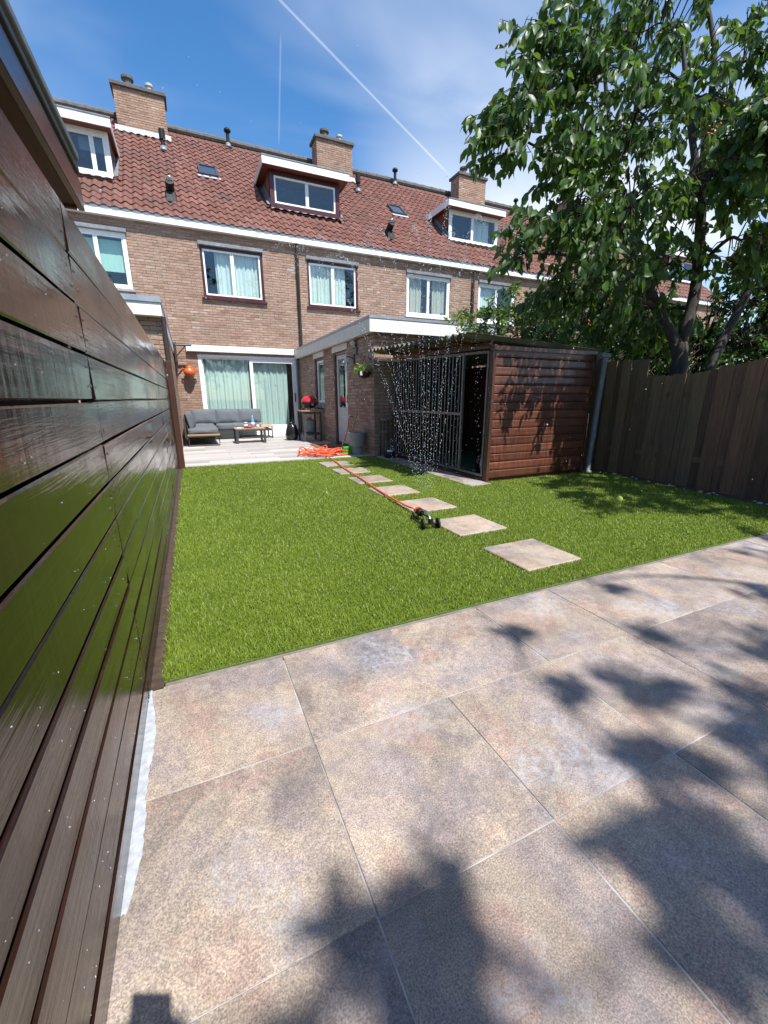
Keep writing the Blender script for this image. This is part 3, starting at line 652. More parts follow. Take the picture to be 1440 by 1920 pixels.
# ------------------------------------------------------------------ the row of houses
def row_house(i, label, wins, dorm, style, single_tiles, door=None, brick=True):
    x0 = U0+UNIT*i; x1 = x0+UNIT
    h = thing('row_house', label, 'house', ((x0+x1)/2, HY, 0), 'terraced houses of the row')
    ops = [(w[0], w[1], w[2], w[3]) for w in wins]
    if door: ops.append(door)
    m = panel(MB(), 'y', HY, (x0, x1, -0.05, 5.25), ops, 0.12)
    wall = m.build('wall', 'mortar', h)
    bl = brick_list(x0, x1, -0.02, 5.12, ops)
    bricks_mass(bl, 'y', HY, -1).build('brickwork', 'brick_mass', wall, kind='stuff')
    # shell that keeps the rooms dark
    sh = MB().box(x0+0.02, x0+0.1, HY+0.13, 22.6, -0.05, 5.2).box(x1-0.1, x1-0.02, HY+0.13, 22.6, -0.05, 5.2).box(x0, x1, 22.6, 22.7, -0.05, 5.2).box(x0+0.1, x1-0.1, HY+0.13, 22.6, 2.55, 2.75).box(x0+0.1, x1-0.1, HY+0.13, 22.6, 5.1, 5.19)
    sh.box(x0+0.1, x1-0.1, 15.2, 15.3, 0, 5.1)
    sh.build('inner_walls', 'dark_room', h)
    # roof deck
    dk = MB(); e = 0.05
    dk.add([(x0, EAVE_Y+0.02, EAVE_Z-0.05), (x1, EAVE_Y+0.02, EAVE_Z-0.05), (x1, RIDGE_Y, RIDGE_Z-0.03), (x0, RIDGE_Y, RIDGE_Z-0.03), (x0, 2*RIDGE_Y-EAVE_Y, EAVE_Z-0.05), (x1, 2*RIDGE_Y-EAVE_Y, EAVE_Z-0.05)], [(0, 1, 2, 3), (3, 2, 5, 4)])
    roof = dk.build('roof', 'tile_mass', h)
    dz = dorm
    def skip(x, y):
        if dz and dz[0]-0.02 < x < dz[1]+0.02 and 13.72 < y < EAVE_Y+(dz[3]+0.1-EAVE_Z)/math.tan(TH): return True
        return False
    roof_tiles(roof, x0, 28, skip, single_tiles)
    # ridge caps
    rm = MB(); 
    for k in range(14):
        xa = x0+k*UNIT/14; rm.tube([(xa, RIDGE_Y, RIDGE_Z+0.035), (xa+UNIT/14+0.03, RIDGE_Y, RIDGE_Z+0.03)], [0.115, 0.105], 10)
    rm.build('ridge_caps', 'cap_concrete', roof, kind='stuff')
    # gutter and fascia
    g = MB().box(x0, x1, 12.545, 12.570, 5.115, 5.292).build('gutter_fascia', 'white_paint', h)
    MB().box(x0, x1, 12.572, HY+0.02, 5.12, 5.14).build('soffit', 'cream_board', h)
    MB().box(x0, x1, 12.525, 12.60, 5.2935, 5.312).build('gutter_lip', 'lead', h)
    if dorm: dormer(roof, dorm[0], dorm[1], dorm[2], dorm[3], style, dorm[4], dorm[5], dorm[6])
    return h, wall, roof

WZ0, WZ1 = 3.60, 4.80
hz, wz, rz = row_house(-1, 'brick row house at the far left behind the plank fence, white framed windows', [(-2.6, -0.93, 3.62, 4.83)], (-2.946, -1.077, 6.354, 7.339, -3.15, -0.965, (0.35, 0.8)), 'white', 250)
ha, wa, ra = row_house(0, 'brick row house with dark red framed windows and the glass sliding door', [(0.67, 2.22, WZ0, WZ1), (3.44, 4.97, WZ0, WZ1)], (2.784, 4.877, 6.374, 7.319, 2.56, 5.11, (0.52,)), 'dark', 300, door=(0.34, 3.03, 0.0, 2.2))
hb, wb, rb = row_house(1, 'brick row house with white framed windows right of the sliding door house', [(6.61, 8.22, WZ0, WZ1), (9.36, 10.95, WZ0, WZ1)], (8.839, 10.952, 6.323, 7.298, 8.636, 11.044, (0.47,)), 'white', 300)
hc, wc_, rc = row_house(2, 'brick row house half hidden behind the cherry tree', [(12.6, 14.2, WZ0, WZ1), (15.3, 16.9, WZ0, WZ1)], (14.834, 16.967, 6.323, 7.298, 14.63, 17.12, (0.5,)), 'white', 60)
hd, wd, rd = row_house(3, 'farthest brick row house glimpsed through the tree crown', [(18.5, 20.1, WZ0, WZ1)], (20.828, 22.962, 6.323, 7.298, 20.625, 23.165, (0.5,)), 'white', 0)
chimney(ra, -0.33); chimney(rb, 5.80); chimney(rc, 11.85); chimney(rd, 17.9)
vent_pipe(ra, 0.16, 16.09, 0.55, 0.06, False, True); vent_pipe(ra, 2.2, 17.48, 0.45); vent_pipe(rb, 6.38, 16.11, 0.55, 0.06, False, True); vent_pipe(rb, 8.54, 17.53, 0.48); vent_pipe(rc, 14.7, 17.48, 0.48)
skylight(ra, 1.27, 15.24); skylight(rb, 7.45, 15.19); flue(ra, 0.17, 13.36); flue(rb, 6.3, 13.36); skylight(rc, 13.51, 15.24)
window(hz, -2.6, -0.93, 3.62, 4.83, HY, 'white_paint', 'white_plastic', (0.62,), shade='lead')
window(ha, 0.67, 2.22, WZ0, WZ1, HY, 'mahogany', 'white_plastic', (0.5,), sill='mahogany', shade='lead')
window(ha, 3.44, 4.97, WZ0, WZ1, HY, 'mahogany', 'white_plastic', (0.5,), sill='mahogany', shade='lead')
window(hb, 6.61, 8.22, WZ0, WZ1, HY, 'white_paint', 'white_plastic', (0.5,), sill='white_paint', shade='lead')
window(hb, 9.36, 10.95, WZ0, WZ1, HY, 'white_paint', 'white_plastic', (0.5,), sill='white_paint', shade='lead')
window(hc, 12.6, 14.2, WZ0, WZ1, HY, 'white_paint', 'white_plastic', (0.5,), sill='white_paint')
window(hc, 15.3, 16.9, WZ0, WZ1, HY, 'white_paint', 'white_plastic', (0.5,), sill='white_paint')
window(hd, 18.5, 20.1, WZ0, WZ1, HY, 'white_paint', 'white_plastic', (0.5,), sill='white_paint')
# curtains upstairs
curtain(1.02, 2.16, HY+0.17, WZ0+0.02, WZ1-0.02, 'curtain_white', 'pale curtain in the dark red framed upstairs window above the sofa')
curtain(3.5, 4.62, HY+0.17, WZ0+0.02, WZ1-0.02, 'curtain_white', 'pale curtain in the dark red framed upstairs window right of the downpipe')
curtain(6.72, 7.22, HY+0.17, WZ0+0.02, WZ1-0.02, 'curtain_beige', 'beige curtain at the left of the white window above the annex')
curtain(7.62, 8.12, HY+0.17, WZ0+0.02, WZ1-0.02, 'curtain_beige', 'beige curtain at the right of the white window above the annex')
curtain(9.42, 10.2, HY+0.17, WZ0+0.5, WZ1-0.02, 'curtain_white', 'pale half curtain in the white window behind the light green tree', amp=0.008)
curtain(-2.4, -1.0, HY+0.2, WZ0+0.42, WZ1-0.1, 'blind_green', 'pale green roller blind in the upstairs window at far left', amp=0.002)
curtain(9.9, 10.7, 14.1, 6.4, 7.2, 'curtain_white', 'white curtain behind the dormer window of the second house')
curtain(-1.75, -1.2, 14.1, 6.95, 7.25, 'blind_grey', 'grey blind behind the dormer window at far left', amp=0.003)
b = MB().lathe([(0.045, 0), (0.045, 0.17), (0.04, 0.18)], (8.02, HY+0.16, 3.60), 14).build('cup', 'teal_plastic', None, smooth=True, label='teal beaker on the sill of the white window above the annex', cat='beaker')

# sliding door of the house
DX0, DX1, DZ1 = 0.34, 3.03, 2.2
door = frame_ring(MB(), 'y', HY+0.0, HY+0.10, DX0, DX1, 0.0, DZ1, 0.085).build('sliding_door', 'white_plastic', ha, bevel=0.004)
DM = 1.70
MB().box(DX0+0.086, DX1-0.086, HY+0.0, HY+0.10, 0.086, 0.20).build('threshold', 'white_plastic', door, bevel=0.004)
frame_ring(MB(), 'y', HY+0.055, HY+0.095, DX0+0.087, DM+0.03, 0.202, DZ1-0.087, 0.03).build('fixed_sash', 'white_plastic', door, bevel=0.003)
frame_ring(MB(), 'y', HY+0.005, HY+0.052, DM-0.04, DX1-0.087, 0.202, DZ1-0.087, 0.09).build('sliding_sash', 'white_plastic', door, bevel=0.003)
MB().box(DX0+0.11, DM+0.01, HY+0.07, HY+0.078, 0.225, DZ1-0.11).build('pane', 'glass', door)
MB().box(DM+0.04, DX1-0.17, HY+0.024, HY+0.032, 0.285, DZ1-0.17).build('pane', 'glass', door)
MB().box(DX1-0.145, DX1-0.12, HY-0.03, HY+0.003, 0.95, 1.2).build('handle', 'black_plastic', door, bevel=0.004)
curtain(DX0+0.12, DM-0.05, HY+0.165, 0.14, DZ1-0.03, 'curtain_green', 'pale green curtain behind the left pane of the sliding door', waves=11, amp=0.032)
curtain(DM+0.06, DX1-0.3, HY+0.165, 0.14, DZ1-0.03, 'curtain_green', 'pale green curtain behind the right pane of the sliding door', waves=11, amp=0.032)
MB().box(2.76, 2.86, HY+0.13, HY+0.19, 0.14, 0.46).build('cushion', 'yellow_soft', None, bevel=0.03, seg=2, label='yellow cushion on the floor inside the sliding door', cat='cushion')
# awning cassette
aw = thing('awning', 'closed white awning cassette above the sliding door', 'awning', (1.55, HY-0.1, 2.24))
MB().box(0.10, 3.00, HY-0.10, HY-0.008, 2.245, 2.41).build('cassette', 'white_paint', aw, bevel=0.02, seg=2)
MB().box(0.11, 2.99, HY-0.12, HY-0.101, 2.25, 2.30).build('front_rail', 'white_plastic', aw, bevel=0.005)
MB().box(0.085, 0.10, HY-0.11, HY-0.008, 2.235, 2.42).build('end_cap', 'white_paint', aw); MB().box(3.0, 3.015, HY-0.11, HY-0.008, 2.235, 2.42).build('end_cap', 'white_paint', aw)
br = thing('wall_bracket', 'dark iron bracket on the wall left of the awning', 'bracket', (-0.1, HY-0.25, 2.0))
MB().tube([(-0.20, HY-0.30, 2.37), (0.22, HY-0.30, 2.37)], 0.025, 8).build('arm', 'brown_pipe', br); MB().tube([(-0.16, HY-0.30, 2.10), (0.08, HY-0.30, 2.36)], 0.015, 8).build('brace', 'brown_pipe', br); MB().box(-0.2, -0.15, HY-0.33, HY-0.005, 1.95, 2.42).build('plate', 'brown_pipe', br)
# drain pipes
dp = thing('downpipe', 'dark brown downpipe between the two dark framed upstairs windows', 'downpipe', (3.16, HY-0.06, 2.5))
MB().tube([(3.16, 12.62, 5.13), (3.16, 12.62, 5.0), (3.16, HY-0.06, 4.9), (3.15, HY-0.06, 2.47)], 0.042, 12).build('pipe', 'brown_pipe', dp, smooth=True)
for z in (4.4, 3.6, 2.8): MB().tube([(3.155, HY-0.06, z), (3.155, HY-0.06, z+0.04)], 0.05, 12).build('clip', 'brown_pipe', dp)
dp = thing('downpipe', 'dark brown downpipe between the white framed upstairs windows', 'downpipe', (9.1, HY-0.06, 0))
MB().tube([(9.1, 12.62, 5.13), (9.1, 12.62, 5.0), (9.1, HY-0.06, 4.9), (9.1, HY-0.06, 0)], 0.045, 12).build('pipe', 'brown_pipe', dp, smooth=True)
dp = thing('downpipe', 'grey downpipe in the corner of sliding door and annex', 'downpipe', (2.99, HY-0.1, 0))
MB().tube([(3.0, HY-0.12, 2.25), (2.985, HY-0.12, 2.1), (2.985, HY-0.12, 0)], 0.036, 12).build('pipe', 'grey_pipe', dp, smooth=True); MB().box(2.93, 3.03, HY-0.18, HY-0.05, 2.18, 2.36).build('hopper', 'grey_pipe', dp, bevel=0.02, seg=2)
dp = thing('overflow_pipe', 'white bent pipe under the gutter beside the tree', 'pipe', (12.3, 12.4, 5.0)); MB().tube([(12.35, 12.9, 5.75), (12.38, 12.45, 5.6), (12.36, 12.28, 5.3), (12.3, 12.3, 4.95), (12.42, 12.45, 4.8), (12.45, HY-0.01, 4.8)], 0.035, 10).build('pipe', 'cream_board', dp, smooth=True)
# orange wall pot
wp = thing('wall_pot', 'orange terracotta pot hanging on the brick wall left of the door', 'pot', (0.1, HY-0.12, 1.6))
MB().lathe([(0.05, 0), (0.11, 0.03), (0.14, 0.10), (0.135, 0.17), (0.10, 0.20), (0.085, 0.24), (0.10, 0.275), (0.085, 0.275), (0.07, 0.23), (0.05, 0.2)], (0.10, HY-0.16, 1.60), 20).build('body', 'terracotta', wp, smooth=True)
for s in (-1, 1): MB().tube([(0.10+s*0.11, HY-0.16, 1.80), (0.10+s*0.17, HY-0.16, 1.81), (0.10+s*0.175, HY-0.16, 1.74), (0.10+s*0.13, HY-0.16, 1.72)], 0.016, 8).build('handle', 'terracotta', wp, smooth=True)
MB().tube([(0.10, HY-0.05, 1.76), (0.10, HY+0.002, 1.76)], 0.012, 8).build('hook', 'black_metal', wp)

# ------------------------------------------------------------------ annex
an = thing('annex', 'low flat roofed brick annex with white fascia in front of the house', 'annex', (4.3, EY, 0))
XR = 5.6; EZ = 2.16
aops = [(8.52, 9.40, 0.0, 2.02), (10.18, 10.98, 0.88, 2.02)]
m = panel(MB(), 'x', EX, (EY, HY-0.01, -0.05, EZ), aops, 0.12, -1)
awall = m.build('wall', 'mortar', an)
m = panel(MB(), 'y', EY, (EX, XR, -0.05, EZ), [], 0.1); fwall = m.build('wall', 'mortar', an)
MB().box(XR, XR+0.08, EY, HY-0.02, -0.05, EZ).build('wall', 'mortar', an)
lb = brick_list(EY, HY-0.02, -0.02, EZ-0.01, aops); fb = brick_list(EX, XR, -0.02, EZ-0.01, [])
bm_me = chamfer_box_mesh('brick', BL, 0.012, BH, 'brick_single', 0.003)
lb.sort(key=lambda b: b[0]); near = lb[:190]; bricks_mass(lb[190:], 'x', EX, -1).build('brickwork', 'brick_mass', awall, kind='stuff')
for a, b, lo, hi in near: place('brick', bm_me, awall, (EX-0.001+random.uniform(-0.0015, 0.0015), (a+b)/2, (lo+hi)/2), (0, 0, math.pi/2), ((b-a)/BL, 1, (hi-lo)/BH))
fb.sort(key=lambda b: -b[2]); fn = [b for b in fb if b[2] > 1.5 or b[0] < 3.45][:200]; fs_ = [b for b in fb if b not in fn]; bricks_mass(fs_, 'y', EY, -1).build('brickwork', 'brick_mass', fwall, kind='stuff')
for a, b, lo, hi in fn: place('brick', bm_me, fwall, ((a+b)/2, EY-0.001+random.uniform(-0.0015, 0.0015), (lo+hi)/2), None, ((b-a)/BL, 1, (hi-lo)/BH))
# roof slab and fascia
MB().box(EX-0.10, XR+0.1, EY-0.10, HY-0.012, EZ+0.0, EZ+0.19).build('roof_slab', 'cream_board', an)
MB().box(EX-0.13, EX-0.102, EY-0.10, HY-0.02, EZ-0.015, EZ+0.20).build('fascia', 'cream_board', an, bevel=0.003)
MB().box(EX-0.13, XR+0.13, EY-0.13, EY-0.102, EZ-0.015, EZ+0.20).build('fascia', 'white_paint', an, bevel=0.003)
MB().box(EX-0.14, XR+0.14, EY-0.14, HY-0.015, EZ+0.201, EZ+0.245).build('roof_trim', 'grey_trim', an)
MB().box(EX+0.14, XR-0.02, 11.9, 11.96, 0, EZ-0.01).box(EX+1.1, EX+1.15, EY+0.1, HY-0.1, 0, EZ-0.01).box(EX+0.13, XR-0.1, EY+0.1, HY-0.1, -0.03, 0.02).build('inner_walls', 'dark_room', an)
# header boards, door and window of the annex left side
for y0, y1 in ((8.46, 9.46), (10.12, 11.04)): MB().box(EX-0.02, EX+0.04, y0, y1, 2.022, EZ-0.016).build('header_board', 'cream_board', an)
ad = frame_ring(MB(), 'x', EX+0.03, EX+0.11, 8.522, 9.398, 0.0, 2.018, 0.06).build('back_door', 'mahogany', an, bevel=0.003)
frame_ring(MB(), 'x', EX+0.05, EX+0.095, 8.585, 9.335, 0.065, 1.955, 0.09).build('door_leaf', 'lantern_grey', ad, bevel=0.003); MB().box(EX+0.055, EX+0.09, 8.676, 9.244, 0.156, 0.85).build('door_panel', 'lantern_grey', ad); MB().box(EX+0.066, EX+0.072, 8.676, 9.244, 0.852, 1.864).build('pane', 'glass', ad); MB().box(EX+0.02, EX+0.052, 8.63, 8.66, 0.95, 1.12).build('handle', 'steel', ad, bevel=0.005)
aw2 = frame_ring(MB(), 'x', EX+0.03, EX+0.11, 10.182, 10.978, 0.88, 2.018, 0.06).build('window', 'mahogany', an, bevel=0.003); frame_ring(MB(), 'x', EX+0.045, EX+0.095, 10.243, 10.917, 0.942, 1.956, 0.05).build('sash', 'white_plastic', aw2, bevel=0.003); MB().box(EX+0.066, EX+0.072, 10.29, 10.87, 0.99, 1.91).build('pane', 'glass', aw2); MB().box(EX-0.06, EX+0.03, 10.14, 11.02, 0.82, 0.876).build('sill', 'concrete', aw2)

# neighbour's annex on the left
na = thing('annex', 'neighbour brick annex with white fascia seen over the plank fence', 'annex', (-1.5, 7.2, 0))
MB().box(-3.2, -0.235, 7.2, HY-0.02, -0.05, 2.17).build('wall', 'mortar', na)
bricks_mass(brick_list(-3.2, -0.235, -0.02, 2.16, []), 'y', 7.2, -1).build('brickwork', 'brick_mass', na, kind='stuff'); bricks_mass(brick_list(7.2, HY-0.02, -0.02, 2.16, []), 'x', -0.235, 1).build('brickwork', 'brick_mass', na, kind='stuff')
MB().box(-3.3, -0.21, 7.06, HY-0.03, 2.171, 2.345).build('fascia', 'white_paint', na, bevel=0.004); MB().box(-3.32, -0.20, 7.04, HY-0.03, 2.346, 2.42).build('roof_trim', 'grey_trim', na)
MB().tube([(-0.20, 7.12, 2.17), (-0.195, 7.13, 0.0)], 0.028, 10).build('downpipe', 'brown_pipe', na)

# ------------------------------------------------------------------ stained plank fence on the left
pf = thing('plank_fence', 'tall wet dark brown horizontal plank fence along the left side', 'fence', (FX-0.03, 3, 0))
zj = [0.0, 0.105, 0.225, 0.34, 0.455, 0.565, 0.685, 0.80, 0.92, 1.045, 1.175, 1.305, 1.43, 1.56]
ends = [-2.4, 1.49, 4.6, 7.0]
for k in range(len(zj)-1):
    z0, z1 = zj[k]+0.0015, zj[k+1]-0.0045
    for a, b in zip(ends[:-1], ends[1:]):
        L = b-a-0.006; n = max(6, int(L/0.15)); vs = []; ph = random.uniform(0, 9); ph2 = random.uniform(0, 9); tilt = random.uniform(-0.0025, 0.0025)
        sec = [(-0.028, z0), (-0.004, z0), (0.0, z0+0.004), (0.0, z1-0.004), (-0.004, z1), (-0.028, z1)]
        for i in range(n+1):
            y = a+0.003+L*i/n; w = 0.0016*math.sin(y*1.3+ph)+0.0009*math.sin(y*3.7+ph2)
            for q, (dx, z) in enumerate(sec): vs.append((FX+dx+w+(tilt if z > (z0+z1)/2 else -tilt), y, z+0.0012*math.sin(y*2.1+ph2)))
        c = len(sec); fs = [(i*c+j, (i+1)*c+j, (i+1)*c+(j+1) % c, i*c+(j+1) % c) for i in range(n) for j in range(c)]+[tuple(range(c)), tuple(n*c+j for j in range(c-1, -1, -1))]
        me = bpy.data.meshes.new('board'); cy = (a+b)/2; me.from_pydata([(x-FX, y-cy, z-z0) for x, y, z in vs], [], fs); finish_mesh(me, 'fence_wet')
        place('board', me, pf, (FX, cy, z0))
for k in range(len(zj)-2):
    for a, b in zip(ends[:-1], ends[1:]): MB().box(FX-0.046, FX-0.031, a+0.05, b-0.05, zj[k+1]-0.05, zj[k+1]+0.05).build('gap_blocker', 'gap_shade_wood', pf)  # added dark strips that stop light showing through between the boards
for y in (-2.35, 1.49, 4.6, 6.95): MB().box(FX-0.12, FX-0.048, y-0.035, y+0.035, 0, 1.5).build('post', 'kennel_post', pf)
MB().box(FX+0.003, FX+0.075, 6.98, 7.05, 0, 1.57).build('end_post', 'kennel_post', pf, bevel=0.004)
MB().box(FX-0.09, FX-0.048, -2.4, 7.0, 1.502, 1.535).build('rail', 'kennel_post', pf)

# water drops clinging to the boards and screw heads at the posts
dr = MB(); rd_ = random.Random(9)
for k in range(750):
    y = 0.45+6.3*rd_.random()**1.6; z = rd_.uniform(0.05, 1.53)
    if min(abs(z-q) for q in zj) < 0.012: continue
    a = rd_.uniform(0.0007, 0.0018); dr.lathe([(a, 0), (a*0.85, a*0.5), (a*0.3, a*0.85)], (FX+0.0012, y, z), 6, axis=(1, 0, -0.15))
dr.build('water_drops', 'water', pf, smooth=True, kind='stuff')
sw = MB()
for y in (1.49-0.03, 1.49+0.03, 4.57, 4.63, 6.95):
    for k in range(len(zj)-1):
        for f_ in (0.3, 0.7): sw.lathe([(0.0045, 0), (0.004, 0.0012), (0.001, 0.0014)], (FX+0.001, y+rd_.uniform(-0.004, 0.004), zj[k]+(zj[k+1]-zj[k])*f_), 8, axis=(1, 0, 0))
sw.build('screw_heads', 'brown_pipe', pf, kind='stuff')

# neighbour shed roof above the fence
sh = thing('garden_shed', 'brown shed roof edge rising above the plank fence at top left', 'shed', (-1.5, 0.5, 0))
SX = -0.36
MB().box(-2.6, SX-0.028, -2.2, 2.72, 1.95, 1.975).build('soffit', 'soffit_brown', sh); MB().box(-2.6, SX-0.028, -2.2, 2.72, 1.977, 2.10).build('roof_deck', 'soffit_brown', sh)
MB().box(SX-0.027, SX, -2.2, 2.75, 1.94, 2.065).build('fascia', 'fascia_brown', sh, bevel=0.003); MB().box(-2.6, SX-0.03, 2.721, 2.75, 1.94, 2.065).build('fascia', 'soffit_brown', sh, bevel=0.003)
MB().box(-2.6, SX+0.010, -2.2, 2.70, 2.075, 2.104).build('trim', 'charcoal_metal', sh, bevel=0.003); MB().box(-2.6, SX+0.022, -2.2, 2.66, 2.112, 2.145).build('roof_edge', 'lead', sh, bevel=0.004)
for k in range(12): MB().box(-0.74, -0.72, -2.1+k*0.398, -2.1+k*0.398+0.392, 0, 1.949).build('wall_board', 'soffit_brown', sh)

# ------------------------------------------------------------------ kennel
kn = thing('kennel', 'red brown timber dog kennel with barred side and corrugated roof', 'kennel', (4.2, 5.5, 0))
KX0, KX1, KY0, KY1 = 3.36, 5.04, 4.20, 6.93
NB = 15; ztop = 1.635; zb = 0.055; bh = (ztop-zb)/NB
L = KX1-KX0-0.03
bv = [(-L/2, 0.0, 0), (L/2, 0.0, 0), (L/2, -0.020, 0), (-L/2, -0.020, 0), (-L/2, 0.0, bh+0.008), (L/2, 0.0, bh+0.008), (L/2, -0.006, bh-0.004), (-L/2, -0.006, bh-0.004), (-L/2, -0.022, bh*0.18), (L/2, -0.022, bh*0.18), (-L/2, -0.019, bh*0.78), (L/2, -0.019, bh*0.78)]
bmesh_k = bpy.data.meshes.new('board'); bmesh_k.from_pydata(bv, [], [(0, 1, 2, 3), (3, 2, 9, 8), (8, 9, 11, 10), (10, 11, 6, 7), (7, 6, 5, 4), (4, 5, 1, 0), (0, 3, 8, 10, 7, 4), (1, 5, 6, 11, 9, 2)]); finish_mesh(bmesh_k, 'kennel_wood')
for k in range(NB): place('board', bmesh_k, kn, ((KX0+KX1)/2+0.015, KY0-0.002, zb+k*bh), (random.uniform(-0.006, 0.006), 0, 0))
MB().box(KX0-0.012, KX0+0.03, KY0-0.03, KY0+0.05, 0.0, 1.66).build('corner_post', 'kennel_post', kn, bevel=0.004)
MB().box(KX1-0.02, KX1+0.025, KY0-0.03, KY0+0.05, 0.0, 1.60).build('corner_post', 'kennel_post', kn, bevel=0.004)
MB().box(KX0+0.03, KX1-0.02, KY0+0.002, KY0+0.03, 0.0, 1.64).build('lining', 'kennel_post', kn)
MB().box(KX1-0.02, KX1, KY0+0.051, KY1, 0.0, 1.6).build('side_wall', 'kennel_post', kn); MB().box(KX0, KX1, KY1-0.02, KY1+0.0, 0.0, 1.72).build('back_wall', 'kennel_post', kn)
MB().box(KX0+0.04, KX1-0.03, KY0+0.04, KY1-0.03, -0.03, 0.012).build('floor', 'turf_carpet', kn)
MB().box(KX0-0.015, KX0+0.045, KY0+0.051, KY1-0.021, 0.0, 0.045).build('base_beam', 'kennel_post', kn)
# header beam over bars, sloping up to the back
MB().add([(KX0-0.01, KY0+0.051, 1.625), (KX0+0.03, KY0+0.051, 1.625), (KX0+0.03, KY0+0.051, 1.69), (KX0-0.01, KY0+0.051, 1.69), (KX0-0.01, KY1, 1.70), (KX0+0.03, KY1, 1.70), (KX0+0.03, KY1, 1.80), (KX0-0.01, KY1, 1.80)], [(0, 1, 2, 3), (7, 6, 5, 4), (0, 4, 5, 1), (1, 5, 6, 2), (2, 6, 7, 3), (3, 7, 4, 0)]).build('header_beam', 'kennel_wood', kn)
def ztopf(y): return 1.60+(y-4.3)*0.036
bx = KX0+0.008
fr = MB(); by0, by1 = 4.80, KY1-0.05
pan = thing_pan = MB().bar((bx, by0, 0.06), (bx, by0, ztopf(by0)), 0.032, 0.032).bar((bx, by1, 0.06), (bx, by1, ztopf(by1)), 0.032, 0.032).bar((bx, by0+0.016, ztopf(by0)-0.016), (bx, by1-0.016, ztopf(by1)-0.016), 0.032, 0.032).bar((bx, by0+0.016, 0.076), (bx, by1-0.016, 0.076), 0.032, 0.032).bar((bx, by0+0.016, 0.84), (bx, by1-0.016, 0.84), 0.034, 0.034).build('bar_frame', 'galv', kn)
nb = 24
for k in range(1, nb):
    y = by0+(by1-by0)*k/nb; MB().tube([(bx, y, 0.092), (bx, y, ztopf(y)-0.032)], 0.0085, 8).build('bar', 'galv', pan)
dfr = MB().bar((bx, 4.285, 0.06), (bx, 4.285, ztopf(4.285)), 0.028, 0.028).bar((bx, 4.299, ztopf(4.29)-0.014), (bx, by0-0.017, ztopf(by0)-0.014), 0.028, 0.028).bar((bx, 4.299, 0.074), (bx, by0-0.017, 0.074), 0.028, 0.028).build('door_frame', 'galv', kn)
# corrugated roof
def kroof():
    A = Vector((2.92, 4.13, 1.745)); B = Vector((2.92, 7.03, 1.845)); C_ = Vector((5.12, 4.13, 1.645)); D = Vector((5.12, 7.03, 1.67))
    ny = 260; vs = []; nx = 6
    for lay in (0, 1):
        for i in range(ny+1):
            v = i/ny; w = 0.024*math.cos(2*math.pi*v*2.9/0.146)
            for j in range(nx+1):
                u = j/nx; p = A.lerp(B, v).lerp(C_.lerp(D, v), u); vs.append((p.x, p.y, p.z+w-0.006*lay))
    n = nx+1; o = (ny+1)*n; fs = []
    for i in range(ny):
        for j in range(nx):
            a = i*n+j; fs.append((a, a+1, a+n+1, a+n)); fs.append((o+a, o+a+n, o+a+n+1, o+a+1))
    for i in range(ny):
        for j in (0, nx): a = i*n+j; fs.append((a, a+n, o+a+n, o+a))
    for j in range(nx):
        for i in (0, ny): a = i*n+j; fs.append((a, a+1, o+a+1, o+a))
    MB().add(vs, fs).build('roof_sheet', 'corrugated', kn, smooth=False)
kroof()
for y in (4.6, 5.5, 6.4): MB().bar((2.98, y, 1.70+(y-4.13)*0.0345), (3.34, y, 1.685+(y-4.13)*0.033), 0.04, 0.035).build('rafter_end', 'kennel_wood', kn)
MB().box(KX0-0.02, KX1+0.03, KY0-0.045, KY0-0.024, 1.60, 1.648).build('trim_board', 'kennel_wood', kn)
MB().bar((2.93, 6.62, 1.665), (3.33, 6.62, 1.665), 0.035, 0.035).build('roof_batten', 'cream_board', kn)
MB().box(KX1+0.03, KX1+0.13, KY0-0.1, KY1, 1.52, 1.60).build('gutter', 'grey_pipe', kn, bevel=0.012)
dp = thing('downpipe', 'grey downpipe at the right front corner of the kennel', 'downpipe', (5.02, 4.1, 0))
MB().tube([(5.10, 4.06, 1.56), (5.09, 4.055, 1.45), (5.03, 4.05, 0.06), (5.0, 3.99, 0.035)], 0.036, 14).build('pipe', 'grey_pipe', dp, smooth=True)
MB().tube([(5.095, 4.056, 1.50), (5.09, 4.056, 1.56)], 0.046, 14).build('socket', 'grey_pipe', dp); MB().tube([(5.0, 4.06, 1.585), (5.16, 4.06, 1.585)], 0.04, 12).build('elbow', 'grey_pipe', dp)
# bag in the kennel doorway
bg_ = thing('duffel_bag', 'black bag with white strap lying inside the kennel doorway', 'bag', (3.75, 4.75, 0.012))
MB().lathe([(0.11, 0), (0.14, 0.05), (0.14, 0.2), (0.10, 0.29), (0.02, 0.33)], (3.72, 4.66, 0.012), 14).build('body', 'bin_bag', bg_, smooth=True); MB().tube([(3.60, 4.60, 0.05), (3.585, 4.60, 0.16), (3.61, 4.61, 0.26)], 0.012, 8).build('strap', 'label_white', bg_, smooth=True)
bw = thing('feeding_bowl', 'dark bowl with a white lid by the kennel bars', 'bowl', (3.2, 6.72, 0)); MB().lathe([(0.08, 0), (0.10, 0.02), (0.09, 0.09), (0.08, 0.1)], (3.2, 6.72, 0.013), 18).build('body', 'black_plastic', bw, smooth=True); MB().lathe([(0.055, 0), (0.055, 0.03), (0.04, 0.035)], (3.2, 6.72, 0.113), 16).build('lid', 'label_white', bw, smooth=True)
st = thing('metal_stool', 'small grey topped stool in the dark corner beside the kennel', 'stool', (3.22, 6.98, 0)); MB().lathe([(0.10, 0), (0.11, 0.01), (0.10, 0.03)], (3.215, 6.92, 0.66), 16).build('seat', 'grey_pipe', st, smooth=True)
